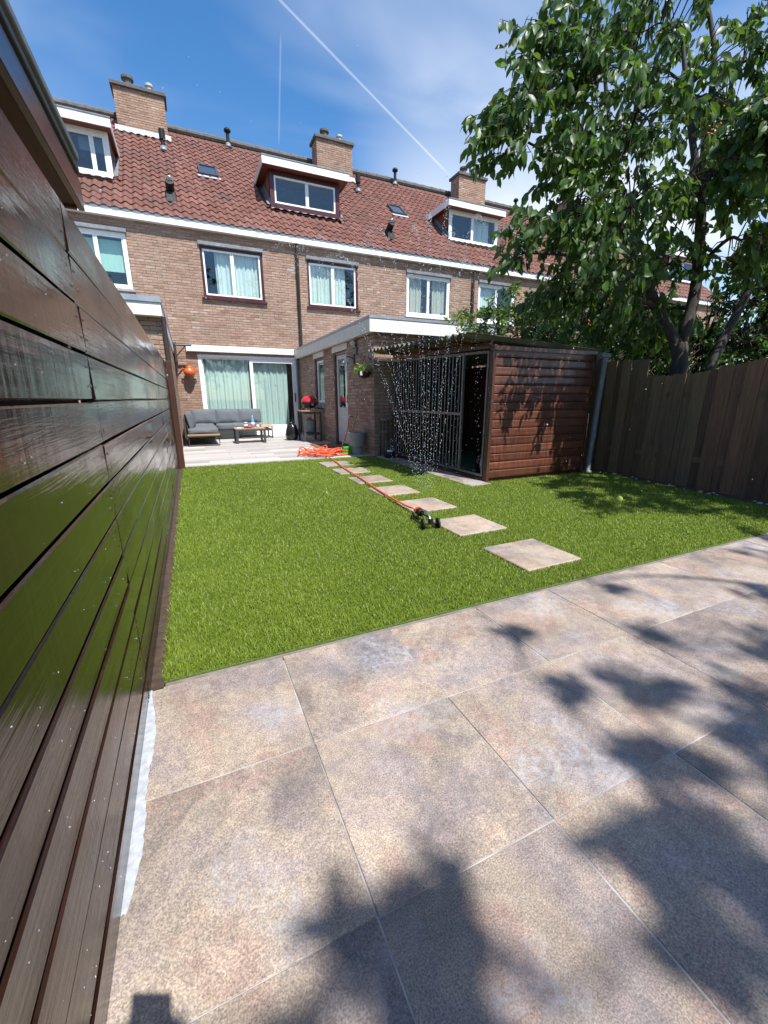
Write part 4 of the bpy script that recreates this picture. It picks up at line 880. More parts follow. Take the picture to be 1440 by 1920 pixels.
for dx, dy in ((-0.07, -0.07), (0.07, -0.07), (0.07, 0.07), (-0.07, 0.07)): MB().tube([(3.215+dx*1.2, 6.92+dy*1.2, 0.0), (3.215+dx, 6.92+dy, 0.662)], 0.009, 6).build('leg', 'black_metal', st)

# ------------------------------------------------------------------ old fence on the right
of = thing('old_fence', 'weathered vertical board fence in shade along the right side', 'fence', (5.3, 3, 0))
def ftop(y):
    if y > 3.74: return 1.53
    return 1.315+max(0, (3.0-y))*0.16+max(0, 2.5-y)*0.08
y = 4.46; k = 0; FXo = []
def fboard(y, w, layer, mat):
    x = fence_right_x(y)+layer*0.026; h = ftop(y)+random.uniform(-0.012, 0.012); n = 5; vs = []; th = 0.016; lean = random.uniform(-0.012, 0.012); h2 = ftop(y-w)+random.uniform(-0.004, 0.004) if y < 3.6 else h
    sk = random.uniform(-0.006, 0.006)
    for i in range(n+1):
        t = i/n; z0 = -0.03 if i == 0 else t*h
        zz = z0; z2 = z0 if i == 0 else t*h2; c = 0.004*math.sin(t*3+k)
        vs += [(x+c, y+lean*t, zz), (x+th+c, y+lean*t, zz), (x+th+c+sk, y-w+lean*t, z2), (x+c+sk, y-w+lean*t, z2)]
    fs = [(4*i+j, 4*i+(j+1) % 4, 4*i+4+(j+1) % 4, 4*i+4+j) for i in range(n) for j in range(4)]+[(3, 2, 1, 0), (4*n, 4*n+1, 4*n+2, 4*n+3)]
    me = bpy.data.meshes.new('board'); me.from_pydata([(a-x, b-y, c) for a, b, c in vs], [], fs); finish_mesh(me, mat); place('board', me, of, (x, y, 0))
while y > -1.2:
    w = random.uniform(0.125, 0.15); fboard(y, w, k % 2, 'fence_old' if y > 3.1 else ('fence_old_red' if (y < 2.75 or k % 3) else 'fence_old')); y -= w-0.016; k += 1
for z in (0.35, 1.08):
    MB().bar((fence_right_x(4.4)+0.055, 4.4, z), (fence_right_x(-1.2)+0.055, -1.2, z), 0.05, 0.06).build('rail', 'fence_old', of)
for y in (4.42, 3.72, 1.9, 0.1): MB().box(fence_right_x(y)+0.045, fence_right_x(y)+0.115, y-0.035, y+0.035, 0, ftop(y)+0.02).build('post', 'fence_old', of)
rb_me = [chamfer_box_mesh('rubble', random.uniform(0.05, 0.1), random.uniform(0.05, 0.09), random.uniform(0.03, 0.05), 'concrete', 0.01) for _ in range(4)]
mbs = MB()
for k in range(26):
    y = random.uniform(1.9, 4.2); x = fence_right_x(y)-random.uniform(0.02, 0.07); a = random.uniform(0.012, 0.03); mbs.lathe([(a*0.6, 0), (a, a*0.4), (a*0.8, a*0.9), (a*0.2, a*1.1)], (x, y, 0.0), 6)
o = mbs.build('rubble', 'concrete', None); setp(o, 'scattered stone bits along the foot of the old fence', 'rubble', None, 'stuff')

# tennis ball
tb = thing('tennis_ball', 'yellow tennis ball on the shaded lawn', 'ball', (3.86, 2.69, 0.02))
bmm = bmesh.new(); bmesh.ops.create_uvsphere(bmm, u_segments=20, v_segments=12, radius=0.033); me = bpy.data.meshes.new('felt'); bmm.to_mesh(me); bmm.free()
t = NT('tennis'); t.set(color=t.ramp(t.noise(200.0), [(0.3, (0.42, 0.55, 0.02)), (0.7, (0.62, 0.75, 0.06))]), rough=0.9, sheen=0.5); t.bump(t.noise(500.0), 0.5, 0.002); MATS['tennis'] = t
finish_mesh(me, 'tennis', True); place('felt', me, tb, (3.86, 2.69, 0.055))
MB().tube([(3.86+0.0335*math.cos(a)*math.cos(0.5*math.sin(2*a)), 2.69+0.0335*math.sin(a)*math.cos(0.5*math.sin(2*a)), 0.055+0.0335*math.sin(0.5*math.sin(2*a))) for a in [2*math.pi*i/40 for i in range(41)]], 0.0016, 5).build('seam', 'label_white', tb)

# ------------------------------------------------------------------ terrace furniture
def pillow_mesh(name, sx, sy, sz, mat, puff=0.35, pinch=0.5):
    n = 9; V = []; F = []; idx = {}
    def vid(p):
        k = tuple(round(c, 5) for c in p)
        if k not in idx: idx[k] = len(V); V.append(p)
        return idx[k]
    for ax in range(3):
        for s in (-1, 1):
            for i in range(n):
                for j in range(n):
                    q = []
                    for a, b in ((i, j), (i+1, j), (i+1, j+1), (i, j+1)):
                        u, w = -1+2*a/n, -1+2*b/n; p = [0, 0, 0]; p[ax] = s; p[(ax+1) % 3] = u; p[(ax+2) % 3] = w; q.append(vid(tuple(p)))
                    F.append(tuple(q) if s > 0 else tuple(reversed(q)))
    out = []
    for x, y, z in V:
        e = max(abs(x), abs(y)); k = 1-pinch*e**5; l = math.sqrt(x*x+y*y+z*z); r = 0.12
        xx, yy = x*(1-0.06*abs(z)**2-0.05*y*y*(1-abs(z))), y*(1-0.06*abs(z)**2-0.05*x*x*(1-abs(z)))
        out.append((xx*sx/2, yy*sy/2, z*sz/2*(k*(1+puff*(1-e*e))/(1+puff))+0.006*math.sin(7*x+3*y)*(1 if z > 0 else 0)))
    me = bpy.data.meshes.new(name); me.from_pydata(out, [], F); finish_mesh(me, mat, True); return me
so = thing('corner_sofa', 'charcoal outdoor corner sofa with loose cushions against the sliding door', 'sofa', (0.8, 11.3, 0))
# frames: chaise along the left, bench along the back
SH = 0.20
MB().box(-0.12, 0.56, 10.25, 12.45, SH, SH+0.05).build('chaise_frame', 'charcoal_metal', so, bevel=0.006); MB().box(0.57, 1.98, 11.75, 12.45, SH, SH+0.05).build('bench_frame', 'charcoal_metal', so, bevel=0.006)
def uleg(x0, x1, y, h):
    MB().tube([(x0, y, h), (x0, y, 0.02), (x1, y, 0.02), (x1, y, h)], 0.018, 6).build('leg', 'charcoal_metal', so)
uleg(-0.10, 0.54, 10.28, 0.22); uleg(-0.10, 0.54, 12.3, 0.2); uleg(1.2, 1.9, 11.8, 0.2); uleg(1.2, 1.9, 12.38, 0.2)
MB().box(-0.12, 0.56, 10.21, 10.245, 0.235, 0.275).build('front_rail', 'slat_teak', so, bevel=0.004)
MB().box(-0.17, -0.13, 10.3, 12.5, SH, 0.62).build('back_frame', 'charcoal_metal', so, bevel=0.006); MB().box(-0.12, 1.75, 12.46, 12.50, SH, 0.60).build('back_frame', 'charcoal_metal', so, bevel=0.006)
# low side frame at the right end
MB().tube([(1.99, 11.72, 0.01), (1.99, 11.72, 0.30), (1.99, 12.4, 0.30), (1.99, 12.4, 0.01), (1.99, 11.72, 0.01)], 0.016, 6).build('side_frame', 'charcoal_metal', so); MB().box(1.72, 2.04, 11.72, 12.4, 0.30, 0.325).build('side_top', 'slat_teak', so, bevel=0.004)
cm = pillow_mesh('seat_cushion', 0.66, 1.35, 0.17, 'cushion', 0.1, 0.12); place('seat_cushion', cm, so, (0.22, 10.95, SH+0.05+0.075))
cm = pillow_mesh('seat_cushion', 1.15, 0.66, 0.17, 'cushion', 0.1, 0.12); place('seat_cushion', cm, so, (1.15, 12.05, SH+0.05+0.075))
cm = pillow_mesh('seat_cushion', 0.66, 0.66, 0.17, 'cushion', 0.1, 0.12); place('seat_cushion', cm, so, (0.22, 12.05, SH+0.05+0.075))
bc = pillow_mesh('back_cushion', 0.62, 0.40, 0.17, 'cushion', 0.4, 0.55)
for x, rz in ((0.32, 0.05), (0.92, -0.02), (1.50, 0.03)): place('back_cushion', bc, so, (x, 12.30, 0.58), (R(76), 0, rz))
place('back_cushion', bc, so, (-0.03, 10.72, 0.55), (R(78), 0, R(84))); place('back_cushion', bc, so, (-0.03, 11.40, 0.56), (R(78), 0, R(90)))

ct = thing('coffee_table', 'low coffee table with teak top and charcoal frame on the terrace', 'table', (1.25, 10.75, 0))
tx0, tx1, ty0, ty1, tz = 0.92, 1.62, 10.45, 11.0, 0.33
for k in range(5):
    y0 = ty0+0.01+k*(ty1-ty0-0.02)/5; MB().box(tx0+0.005, tx1-0.005, y0, y0+(ty1-ty0-0.02)/5-0.008, tz, tz+0.025).build('top_slat', 'slat_teak', ct, bevel=0.003)
frame_ring(MB(), 'x', 0, 1, 0, 1, 0, 1, 0.1)
MB().box(tx0, tx1, ty0, ty0+0.03, tz-0.035, tz-0.001).box(tx0, tx1, ty1-0.03, ty1, tz-0.035, tz-0.001).build('apron', 'charcoal_metal', ct)
for x in (tx0+0.03, tx1-0.03): MB().bar((x, ty0+0.02, 0), (x, ty0+0.02, tz-0.036), 0.055, 0.035).bar((x, ty1-0.02, 0), (x, ty1-0.02, tz-0.036), 0.055, 0.035).bar((x, ty0+0.04, 0.018), (x, ty1-0.04, 0.018), 0.055, 0.034).build('leg', 'charcoal_metal', ct)
zt = tz+0.025
bo = thing('water_bottle', 'blue plastic water bottle on the coffee table', 'bottle', (1.36, 10.68, zt)); MB().lathe([(0.036, 0), (0.04, 0.01), (0.04, 0.17), (0.03, 0.21), (0.014, 0.25), (0.014, 0.27)], (1.36, 10.68, zt), 16).build('body', 'glass_blue', bo, smooth=True); MB().lathe([(0.0405, 0), (0.0405, 0.07)], (1.36, 10.68, zt+0.06), 16).build('label', 'label_white', bo, smooth=True); MB().lathe([(0.017, 0), (0.017, 0.02)], (1.36, 10.68, zt+0.268), 12).build('cap', 'label_white', bo)
ja = thing('jar', 'brown jar with white label on the coffee table', 'jar', (1.19, 10.66, zt)); MB().lathe([(0.042, 0), (0.045, 0.01), (0.045, 0.10), (0.035, 0.115)], (1.19, 10.66, zt), 16).build('body', 'jar_brown', ja, smooth=True); MB().lathe([(0.0455, 0), (0.0455, 0.05)], (1.19, 10.66, zt+0.035), 16).build('label', 'label_white', ja, smooth=True); MB().lathe([(0.04, 0), (0.04, 0.025)], (1.19, 10.66, zt+0.114), 16).build('lid', 'label_white', ja)
MB().lathe([(0.04, 0), (0.06, 0.02), (0.065, 0.05), (0.055, 0.05), (0.035, 0.025)], (1.27, 10.6, zt), 16).build('bowl', 'red_plastic', None, smooth=True, label='small red bowl on the coffee table between jar and bottle', cat='bowl')
MB().lathe([(0.03, 0), (0.035, 0.07), (0.03, 0.07), (0.026, 0.01)], (1.47, 10.64, zt), 14).build('cup', 'label_white', None, smooth=True, label='white cup on the coffee table right of the bottle', cat='cup')
MB().box(0.97, 1.06, 10.52, 10.58, zt, zt+0.025).build('cigarette_box', 'label_white', None, bevel=0.003, label='small white box on the left end of the coffee table', cat='box')

# barbecue on its stand
bq = thing('barbecue_stand', 'dark metal barbecue stand with wooden shelf by the annex', 'stand', (2.74, 10.5, 0))
qx0, qx1, qy0, qy1 = 2.50, 2.96, 10.22, 10.80
MB().box(qx0-0.04, qx1+0.02, qy0-0.03, qy1, 0.735, 0.76).build('shelf', 'slat_teak', bq, bevel=0.003)
for x in (qx0+0.02, qx1-0.02):
    for y in (qy0+0.02, qy1-0.03): MB().bar((x, y, 0), (x, y, 0.734), 0.045, 0.045).build('leg', 'charcoal_metal', bq)
for z in (0.16, 0.68): MB().box(qx0+0.045, qx1-0.045, qy0+0.01, qy0+0.03, z, z+0.04).build('rail', 'charcoal_metal', bq)
MB().box(qx0+0.002, qx1-0.002, qy0+0.05, qy1-0.06, 0.18, 0.20).build('lower_shelf', 'charcoal_metal', bq)
gb = thing('gas_bottle', 'grey gas bottle under the barbecue stand', 'gas bottle', (2.72, 10.5, 0.2)); MB().lathe([(0.11, 0), (0.125, 0.03), (0.125, 0.27), (0.09, 0.34), (0.03, 0.36)], (2.74, 10.52, 0.20), 20).build('body', 'pot_grey', gb, smooth=True); MB().lathe([(0.02, 0), (0.035, 0.02), (0.03, 0.05)], (2.74, 10.52, 0.555), 12).build('valve', 'red_plastic', gb, smooth=True)
gr = thing('barbecue', 'round gas barbecue with shiny red lid on the stand', 'barbecue', (2.76, 10.5, 0.76))
gc = (2.75, 10.5)
MB().lathe([(0.05, 0.03), (0.12, 0.06), (0.185, 0.13), (0.20, 0.18)], (*gc, 0.77), 24).build('bowl', 'black_metal', gr, smooth=True)
MB().lathe([(0.205, 0.0), (0.20, 0.03), (0.175, 0.09), (0.12, 0.135), (0.05, 0.155), (0.005, 0.158)], (*gc, 0.955), 24).build('lid', 'red_enamel', gr, smooth=True)
MB().tube([(gc[0]-0.05, gc[1]-0.12, 1.085), (gc[0]-0.05, gc[1]-0.15, 1.11), (gc[0]+0.05, gc[1]-0.15, 1.11), (gc[0]+0.05, gc[1]-0.12, 1.085)], 0.010, 8).build('handle', 'red_enamel', gr, smooth=True)
for a in range(3): MB().tube([(gc[0]+0.1*math.cos(a*2.1+0.3), gc[1]+0.1*math.sin(a*2.1+0.3), 0.86), (gc[0]+0.2*math.cos(a*2.1+0.3), gc[1]+0.2*math.sin(a*2.1+0.3), 0.765)], 0.012, 8).build('leg', 'black_metal', gr)
MB().lathe([(0.03, 0), (0.03, 0.03)], (gc[0]+0.02, gc[1]-0.19, 0.90), 14, axis=(0, -1, 0.2)).build('knob', 'steel', gr)
MB().tube([(gc[0]+0.03, gc[1]-0.17, 0.87), (gc[0]+0.12, gc[1]-0.2, 0.84), (gc[0]+0.19, gc[1]-0.2, 0.79)], 0.012, 8).build('gas_hose', 'black_plastic', gr, smooth=True)
# bin bag
bb = MB(); vs = []; n = 20; prof = [(0.10, 0), (0.17, 0.04), (0.19, 0.14), (0.17, 0.26), (0.13, 0.36), (0.07, 0.44), (0.04, 0.47), (0.06, 0.52)]
for r_, z in prof:
    for j in range(n): a = 2*math.pi*j/n; k_ = 1+0.13*math.sin(5*a+z*9)+0.07*math.sin(11*a-z*17); vs.append((2.34+r_*k_*math.cos(a)*0.85, 10.85+r_*k_*math.sin(a), z))
bb.add(vs, [(i*n+j, i*n+(j+1) % n, (i+1)*n+(j+1) % n, (i+1)*n+j) for i in range(len(prof)-1) for j in range(n)]+[tuple(range(n-1, -1, -1))]); bb.build('bin_bag', 'bin_bag', None, smooth=True, label='black bin bag standing left of the barbecue stand', cat='bag')
MB().box(2.45, 3.0, 8.72, 9.5, 0.0, 0.018).build('door_mat', 'doormat', None, bevel=0.004, label='brown coir doormat in front of the annex door', cat='doormat')

# pots, broom
pt = thing('planter', 'grey bucket shaped planter at the annex corner', 'planter', (2.86, 7.5, 0))
MB().lathe([(0.11, 0), (0.115, 0.13), (0.12, 0.135), (0.15, 0.17), (0.165, 0.40), (0.175, 0.42), (0.165, 0.425), (0.15, 0.40), (0.13, 0.36)], (2.86, 7.5, 0.0), 24).build('body', 'pot_grey', pt, smooth=False); MB().lathe([(0.13, 0), (0.145, 0.02), (0.05, 0.05)], (2.86, 7.5, 0.37), 16).build('soil', 'bucket_stuff', pt, smooth=True)
bm_ = thing('broom', 'broom with green bristles and wooden handle leaning on the annex', 'broom', (2.7, 7.55, 0))
MB().tube([(2.70, 7.50, 0.15), (2.98, 7.62, 1.05)], 0.0125, 10).build('handle', 'broom_wood', bm_); MB().bar((2.55, 7.44, 0.145), (2.86-0.03, 7.56-0.03, 0.145), 0.05, 0.035).build('head', 'brush_green', bm_)
br_ = MB()
for k in range(150):
    u = random.random(); x = 2.555+u*0.27; y = 7.443+u*0.084+random.uniform(-0.02, 0.02); s = random.uniform(-0.03, 0.03); br_.bar((x, y, 0.13), (x+s+(u-0.5)*0.05, y+random.uniform(-0.03, 0.01), 0.012), 0.006, 0.006)
br_.build('bristles', 'brush_green', bm_, kind='stuff')

# wall lantern, spotlight, hanging basket, tap
ln = thing('wall_lantern', 'pale grey lantern on a bracket beside the annex door', 'lantern', (2.88, 8.04, 1.4))
lx, ly = 2.88, 8.04
MB().tube([(EX-0.005, ly+0.03, 1.80), (2.98, ly+0.02, 1.82), (lx+0.02, ly, 1.83), (lx, ly, 1.80)], 0.009, 8).build('bracket', 'black_metal', ln, smooth=True); MB().box(EX-0.025, EX-0.006, ly-0.02, ly+0.07, 1.70, 1.88).build('wall_plate', 'black_metal', ln, bevel=0.006)
MB().lathe([(0.085, 0), (0.06, 0.03), (0.03, 0.09), (0.012, 0.11), (0.018, 0.13), (0.004, 0.16)], (lx, ly, 1.72), 6).build('roof', 'lantern_grey', ln)
MB().lathe([(0.035, 0), (0.055, 0.13)], (lx, ly, 1.585), 6).build('pane', 'glass', ln); MB().lathe([(0.012, 0), (0.035, 0.02), (0.04, 0.03)], (lx, ly, 1.553), 6).build('base', 'lantern_grey', ln); MB().lathe([(0.006, 0), (0.02, 0.04), (0.012, 0.07), (0.02, 0.1)], (lx, ly, 1.45), 10).build('finial', 'label_white', ln, smooth=True)
for j in range(6):
    a = 2*math.pi*j/6; MB().tube([(lx+0.036*math.cos(a), ly+0.036*math.sin(a), 1.583), (lx+0.057*math.cos(a), ly+0.057*math.sin(a), 1.72)], 0.004, 4).build('glazing_bar', 'lantern_grey', ln)
sp = thing('security_light', 'small round grey spotlight high on the annex wall', 'light', (2.97, 7.9, 2.0)); MB().lathe([(0.05, 0), (0.055, 0.02), (0.04, 0.09)], (2.955, 7.89, 2.05), 14, axis=(0.5, 0.6, 0.3)).build('head', 'lantern_grey', sp, smooth=True); MB().tube([(2.99, 7.93, 2.06), (EX-0.005, 7.93, 2.02)], 0.02, 8).build('mount', 'black_plastic', sp); MB().box(EX-0.05, EX-0.006, 7.86, 7.94, 1.86, 1.98).build('sensor', 'grey_pipe', sp, bevel=0.008)
hb_ = thing('hanging_basket', 'hanging basket with light green trailing plant on the annex corner', 'hanging basket', (2.9, 7.15, 1.4))
MB().lathe([(0.02, 0), (0.09, 0.03), (0.12, 0.09), (0.125, 0.12), (0.10, 0.12)], (2.92, 7.22, 1.39), 16).build('basket', 'basket_dark', hb_, smooth=True)
MB().tube([(EX-0.004, 7.22, 1.70), (3.0, 7.22, 1.76), (2.92, 7.22, 1.76), (2.92, 7.22, 1.72)], 0.007, 6).build('bracket', 'black_metal', hb_)
for a in range(3): MB().tube([(2.92, 7.22, 1.73), (2.92+0.12*math.cos(a*2.09), 7.22+0.12*math.sin(a*2.09), 1.505)], 0.003, 4).build('chain', 'black_metal', hb_)
MB().box(2.80, 2.84, 7.10, 7.13, 1.44, 1.50).build('plant_tag', 'label_white', hb_)
tp = thing('garden_tap', 'brass outdoor tap on the annex wall with hose attached', 'tap', (3.0, 8.21, 0.65)); MB().tube([(EX-0.004, 8.21, 0.68), (2.97, 8.21, 0.69), (2.95, 8.21, 0.66), (2.95, 8.21, 0.62)], 0.012, 8).build('spout', 'steel', tp, smooth=True); MB().tube([(2.98, 8.21, 0.70), (2.98, 8.21, 0.74)], 0.008, 6).build('stem', 'steel', tp); MB().bar((2.955, 8.18, 0.745), (3.005, 8.24, 0.745), 0.012, 0.01).build('lever', 'steel', tp)

# garden hose: tap > pile > sprinkler
def smooth_path(P, k=6):
    P = [Vector(p) for p in P]; out = []
    for i in range(len(P)-1):
        p0, p1, p2, p3 = P[max(i-1, 0)], P[i], P[i+1], P[min(i+2, len(P)-1)]
        for s in range(k):
            t = s/k; out.append(0.5*((2*p1)+(p2-p0)*t+(2*p0-5*p1+4*p2-p3)*t*t+(3*p1-p0-3*p2+p3)*t**3))
    out.append(P[-1]); return out
hp = [(2.95, 8.21, 0.62), (2.93, 8.2, 0.45), (2.86, 8.17, 0.25), (2.74, 8.1, 0.08), (2.6, 7.98, 0.03)]
rr = random.Random(5); a = 0.4
for k in range(150):
    a += 0.42; rad = 0.14+0.21*abs(math.sin(k*0.37))+0.06*rr.random(); off = 0.13*math.sin(k*0.083)
    hp.append((2.24+off+rad*1.02*math.cos(a), 7.62+rad*0.82*math.sin(a)+0.06*math.cos(k*0.11), 0.018+0.16*(k/150)*rr.random()**1.2+0.03*abs(math.sin(k*0.9))*(k/150)))
hp += [(2.2, 7.38, 0.05), (2.13, 6.75, 0.036), (2.04, 6.04, 0.038), (1.985, 5.54, 0.036), (1.965, 5.23, 0.036), (1.90, 4.6, 0.036), (1.865, 4.28, 0.034), (1.825, 3.84, 0.038), (1.80, 3.43, 0.045), (1.785, 3.25, 0.062)]
MB().tube(smooth_path(hp, 5), 0.0095, 7).build('garden_hose', 'hose_orange', None, smooth=True, label='orange garden hose coiled on the terrace and running to the sprinkler', cat='hose')

# sprinkler
sk = thing('lawn_sprinkler', 'black oscillating lawn sprinkler with orange connector on the lawn', 'sprinkler', (1.72, 2.98, 0.02))
s0 = Vector((1.775, 3.19, 0)); s1 = Vector((1.70, 2.79, 0)); sdv = (s1-s0).normalized(); sn = Vector((sdv.y, -sdv.x, 0))
Z = lambda v, z: (v.x, v.y, z)
MB().tube([Z(s0, 0.062), Z(s0+sdv*0.05, 0.062)], 0.016, 12).build('connector', 'hose_orange', sk); MB().lathe([(0.022, 0), (0.034, 0.02), (0.036, 0.09), (0.024, 0.11)], Z(s0+sdv*0.06, 0.075), 16, axis=sdv).build('motor', 'black_plastic', sk, smooth=True); MB().lathe([(0.037, 0), (0.037, 0.03)], Z(s0+sdv*0.085, 0.078), 16, axis=sdv).build('orange_ring', 'hose_orange', sk)
for s in (-1, 1):
    MB().tube([Z(s0+sdv*0.03+sn*0.03*s, 0.045), Z(s0+sdv*0.15+sn*0.075*s, 0.03), Z(s1+sn*0.05*s, 0.03)], 0.008, 8).build('base_rail', 'black_plastic', sk, smooth=True)
MB().tube([Z(s0+sdv*0.16, 0.08), Z(s0+sdv*0.22, 0.115), Z(s0+sdv*0.30, 0.125), Z(s0+sdv*0.37, 0.105), Z(s1+sdv*0.01, 0.07)], 0.011, 10).build('spray_tube', 'steel', sk, smooth=True)
for s in (-1, 1): MB().lathe([(0.012, 0), (0.045, 0.003), (0.045, 0.018), (0.012, 0.021)], Z(s1+sn*0.055*s+Vector((0, 0, 0)), 0.05), 18, axis=sn*s).build('wheel', 'black_plastic', sk)
MB().tube([Z(s1-sn*0.055, 0.05), Z(s1+sn*0.055, 0.05)], 0.008, 8).build('axle', 'black_plastic', sk); MB().tube([Z(s1, 0.05), Z(s1, 0.09)], 0.02, 10).build('end_bearing', 'black_plastic', sk)

# ------------------------------------------------------------------ foliage
LT = np.array([(0, 0, 0), (0, .36, .0), (0, .72, -.03), (0, 1.0, -.13), (-.215, .30, .06), (-.21, .66, .04), (.215, .30, .06), (.21, .66, .04)])
LF = np.array([(0, 6, 1), (0, 1, 4), (1, 6, 7), (1, 7, 2), (4, 1, 5), (5, 1, 2), (2, 7, 3), (5, 2, 3)])
def leaf_frames(pos, dirs, rng):
    n = len(pos); d = dirs/np.linalg.norm(dirs, axis=1, keepdims=True)
    r = rng.normal(size=(n, 3)); r[:, 2] *= 0.45; x = np.cross(d, r); x /= np.linalg.norm(x, axis=1, keepdims=True)+1e-9; z = np.cross(x, d)
    flip = np.sign(z[:, 2])[:, None]; flip[flip == 0] = 1; z = z*flip; x = x*flip
    return x, d, z
def leaf_geo(pos, dirs, sc, rng):
    x, y, z = leaf_frames(pos, dirs, rng); T = LT
    V = pos[:, None, :]+sc[:, None, None]*(T[None, :, 0:1]*x[:, None, :]+T[None, :, 1:2]*y[:, None, :]+T[None, :, 2:3]*z[:, None, :])
    F = (np.arange(len(pos))*len(T))[:, None, None]+LF[None]
    return V.reshape(-1, 3), F.reshape(-1, 3), (x, y, z)
def clusters(lobes, rng, side=None):
    """lobes: (center, (r_side, r_up, r_depth), n)"""
    sd_ = np.array(rgt); dpv = np.array((math.sin(YAW), math.cos(YAW), 0)); out = []; lid = []
    for i, (c, r, n) in enumerate(lobes):
        u = rng.normal(size=(n, 3)); u /= np.linalg.norm(u, axis=1, keepdims=True); u *= (rng.random((n, 1))**0.45)
        out.append(np.array(c)+u[:, :1]*r[0]*sd_+u[:, 1:2]*r[1]*np.array((0, 0, 1.0))+u[:, 2:3]*r[2]*dpv); lid += [i]*n
    return np.concatenate(out), np.array(lid)
def leaves_for(cl, cen, per, size, droop, rng, twig=0.3, tr=0.6):
    n = len(cl); out = cl-cen; out[:, 2] *= 0.3; out += rng.normal(size=out.shape)*0.25; out /= np.linalg.norm(out, axis=1, keepdims=True)+1e-9
    tw = out*twig; tw[:, 2] -= twig*0.35*rng.random(n)
    k = rng.integers(int(per*0.7), int(per*1.3)+1, n); idx = np.repeat(np.arange(n), k); m = len(idx); t = rng.random(m)
    pos = cl[idx]+tw[idx]*t[:, None]; pos[:, 2] -= (t**2)*twig*0.25; pos += rng.normal(size=(m, 3))*0.02
    d = rng.normal(size=(m, 3))*tr+out[idx]*0.35; d[:, 2] -= droop
    sc = size*rng.uniform(0.65, 1.2, m); return pos, d, sc, tw
def twigs_mb(cl, tw, roots, rad=0.004):
    mb = MB()
    for c, t, r in zip(cl, tw, roots):
        c = Vector(c); t = Vector(t); r = Vector(r); mid = r.lerp(c, 0.55)+Vector((0, 0, 0.05)); mb.tube([r, mid, c, c+t*0.6-Vector((0, 0, 0.02)), c+t-Vector((0, 0, 0.06))], [rad*2.2, rad*1.7, rad*1.2, rad, rad*0.5], 4, cap=False)
    return mb
def limb_points(limbs):
    P = []
    for l, r in limbs: P += [(Vector(p), rr_) for p, rr_ in zip(smooth_path(l, 6), np.interp(np.linspace(0, 1, 6*(len(l)-1)+1), np.linspace(0, 1, len(r)), r))]
    return P
